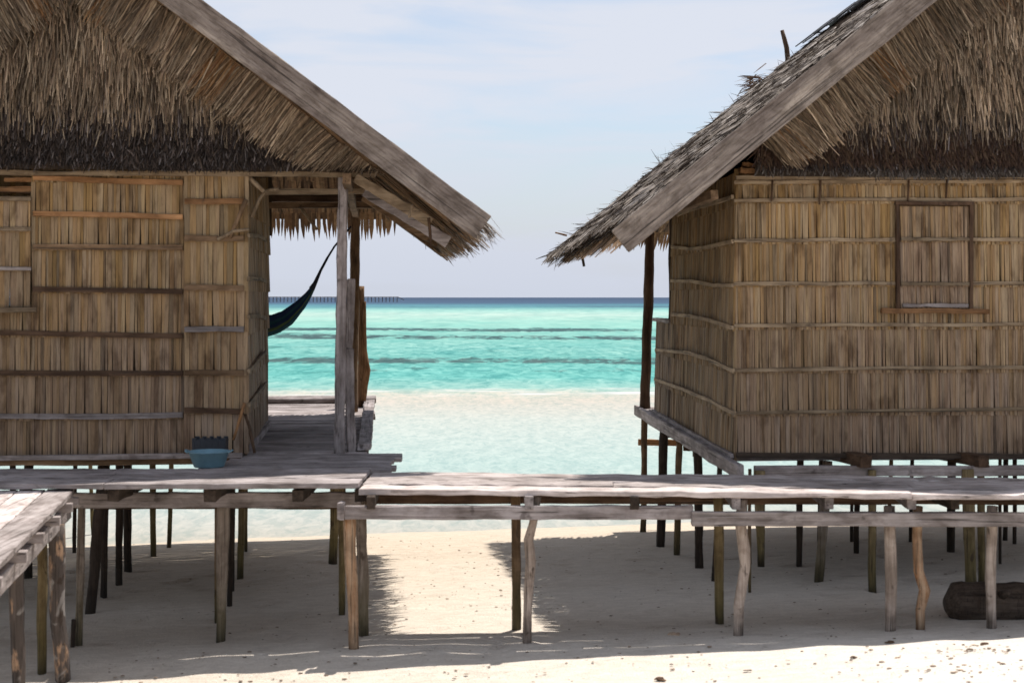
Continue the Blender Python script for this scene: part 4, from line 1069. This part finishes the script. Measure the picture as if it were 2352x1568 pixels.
# blue basin on the landing
bc = Vector(((480 - CX) / F * 9.60, 9.60, FLOOR + .004))
bs = thing('basin', 'blue plastic washing basin standing on the plank landing', 'basin', bc)
prof = [(.0, .004), (.098, .0), (.102, .006), (.134, .096), (.144, .101), (.146, .106), (.132, .106), (.127, .099), (.096, .016), (.0, .016)]
mb = MB(); vs, fs = [], []; n = 40
for r, z in prof:
    for k in range(n): vs.append((max(r, .0005) * math.cos(2 * PI * k / n), max(r, .0005) * math.sin(2 * PI * k / n), z))
for i in range(len(prof) - 1):
    for k in range(n): fs.append((i * n + k, i * n + (k + 1) % n, (i + 1) * n + (k + 1) % n, (i + 1) * n + k))
mb.add(vs, fs); mb.build('basin_body', M_BASIN, bs, smooth=True)
for s in (-1, 1):
    mb = MB(); mb.tube([(s * .134, -.045, .098), (s * .154, -.027, .108), (s * .158, 0, .113), (s * .154, .027, .108), (s * .134, .045, .098)], .006, n=6); mb.build('handle', M_BASIN, bs, smooth=True)
# black crate behind it, against the wall
cc = Vector(((483 - CX) / F * 10.12, 10.12, FLOOR + .006))
cr = thing('plastic_crate', 'black plastic crate with a notched rim standing behind the blue basin', 'crate', cc, .05)
mb = MB(); w_, d_, h_ = .118, .07, .135
mb.box((-w_, -d_, 0), (w_, d_, .012)); mb.box((-w_, -d_, .012), (w_, -d_ + .008, h_)); mb.box((-w_, d_ - .008, .012), (w_, d_, h_))
mb.box((-w_, -d_ + .008, .012), (-w_ + .008, d_ - .008, h_)); mb.box((w_ - .008, -d_ + .008, .012), (w_, d_ - .008, h_))
for k in range(6):
    x = -w_ + .004 + k * (2 * w_ - .03) / 5
    mb.box((x, -d_ - .003, .02), (x + .016, -d_ - .0, h_ - .01))
mb.build('crate_body', M_CRATE, cr, bevel=.003)
mb = MB()
for k in range(5):
    x = -w_ + .002 + k * (2 * w_ - .034) / 4
    for y in (-d_, d_ - .012): mb.box((x, y, h_ + .0005), (x + .03, y + .012, h_ + .012))
mb.build('crate_rim', M_CRATE, cr)

# drift log under the boardwalk on the right
lb = ground_hit(2262, 1425)
lg = thing('driftwood_log', 'thick dark driftwood log lying on the shaded sand at the far right', 'log', (lb.x + .06, lb.y + .12, zs(lb.x, lb.y) - .02), .03)
mb = MB(); pts, rad = [], []
LEN = 1.15
for i in range(22):
    t = i / 21; x = -.27 + LEN * t
    e = min(1, (t / .05) ** .6 if t < .05 else 1) * (1 if t < .9 else max(.35, (1 - t) / .1) ** .5)
    pts.append((x, 0, .098 + .006 * math.sin(t * 5))); rad.append((.045 + .082 * e) * (1 + .03 * math.sin(t * 9)))
mb.tube(pts, rad, n=22, wob=.07); mb.build('log_body', post_mat('log'), lg, smooth=True)
mb = MB(); mb.tube([(.05, -.10, .17), (.06, -.16, .2), (.065, -.175, .205)], [.03, .022, .012], n=8); mb.build('branch_stub', post_mat('log'), lg, smooth=True)

# far pier on the horizon
pr = thing('pier', 'long thin wooden pier on piles far off on the horizon', 'pier', (0, 800, WATER_Z))
YP = 800; xe = (926 - CX) / F * YP; xs_ = (560 - CX) / F * YP
zd = EYE + (HY - 682.0) / F * YP - WATER_Z
mb = MB(); mb.beam((xs_ - 60, 0, zd), (xe - 3, 0, zd), 2.4, .35, seg=60, jit=.02); mb.build('pier_deck', wood('grey', 'x'), pr)
mb = MB(); mb.beam((xe - 3, 0, zd), (xe + .5, 0, zd - 1.6), 2.0, .3); mb.build('ramp', wood('dark', 'x'), pr)
x = xe - 3.5; i = 0
while x > xs_ and i < 45:
    mb = MB(); mb.tube([(x, -.8, -.6), (x + random.uniform(-.1, .1), -.8, zd)], .13, n=6); mb.tube([(x + .1, .8, -.6), (x + .1, .8, zd)], .13, n=6)
    mb.beam((x, -.85, zd * .5), (x + .1, .85, zd * .5), .12, .12, seg=1); mb.build('trestle', wood('grey', 'z'), pr)
    x -= 2.05; i += 1

# litter on the sand
def lump(mb, c, r, flat, tint):
    n = 7; vs = [c + Vector((0, 0, r * flat))]; fs = []
    ph = random.uniform(0, 6)
    for ring, (q, h) in enumerate(((.7, .7), (1, .0), (.8, -.3))):
        for k in range(n):
            a = 2 * PI * k / n + ph; rr = r * q * random.uniform(.65, 1.2)
            vs.append(c + Vector((math.cos(a) * rr * 1.25, math.sin(a) * rr * .9, r * flat * h)))
    for k in range(n): fs.append((0, 1 + k, 1 + (k + 1) % n))
    for j in range(2):
        for k in range(n): fs.append((1 + j * n + k, 1 + (j + 1) * n + k, 1 + (j + 1) * n + (k + 1) % n, 1 + j * n + (k + 1) % n))
    mb.add(vs, fs, tint)
mb = MB()
def scatter(n, x0, x1, y0, y1, r0, r1, t0, t1):
    for _ in range(n):
        px, py = random.uniform(x0, x1), random.uniform(y0, y1); p = ground_hit(px, py); p.z = zs(p.x, p.y) + .014 * mnoise.noise(Vector((p.x * .7, p.y * .9, 0)))
        lump(mb, p + Vector((0, 0, .004)), random.uniform(r0, r1) * random.choice((.5, .7, 1)), random.uniform(.2, .5), random.uniform(t0, t1))
scatter(480, 300, 2340, 1235, 1470, .004, .011, .5, 1.6)
scatter(150, 850, 1250, 1230, 1400, .005, .013, .6, 1.7)
scatter(150, 200, 2352, 1480, 1567, .006, .014, .6, 1.8)
scatter(45, 1980, 2360, 1478, 1562, .006, .015, 1.0, 2.4)
scatter(26, 2140, 2330, 1480, 1500, .006, .016, .8, 2.0)
scatter(20, 2050, 2330, 1520, 1545, .006, .016, .9, 2.2)
tag(mb.build('shell_grit', M_BIT), 'small dark bits of coral and shell strewn over the sand', 'beach litter', kind='stuff')
k = 0
for px, py, r, lab in ((1517, 1561, .026, 'dark brown chip on the sunlit sand at the bottom edge'), (2262, 1480, .02, 'dark leaf scrap on the sunlit sand, nearest the rightmost posts'),
                       (2045, 1476, .022, 'flat dark scrap on sunlit sand just in front of a pale crooked post'), (1960, 1510, .014, 'small dark pebble alone on the sunlit sand below the pale posts'),
                       (1545, 1458, .03, 'low pale heap of sand grains and bits at the shadow edge')):
    p = ground_hit(px, py); p.z = zs(p.x, p.y)
    mb = MB(); lump(mb, Vector((0, 0, .004)), r, .55, (.6, .5, .45) if k != 4 else (2.6, 2.6, 2.5)); 
    for _ in range(3): lump(mb, Vector((random.uniform(-1.3, 1.3) * r, random.uniform(-1, 1) * r, .003)), r * .5, .5, (.8, .7, .6) if k != 4 else (2.6, 2.5, 2.4))
    o = mb.build('beach_scrap', M_BIT); o.location = p; tag(o, lab, 'beach scrap', 'scraps on the sand'); k += 1
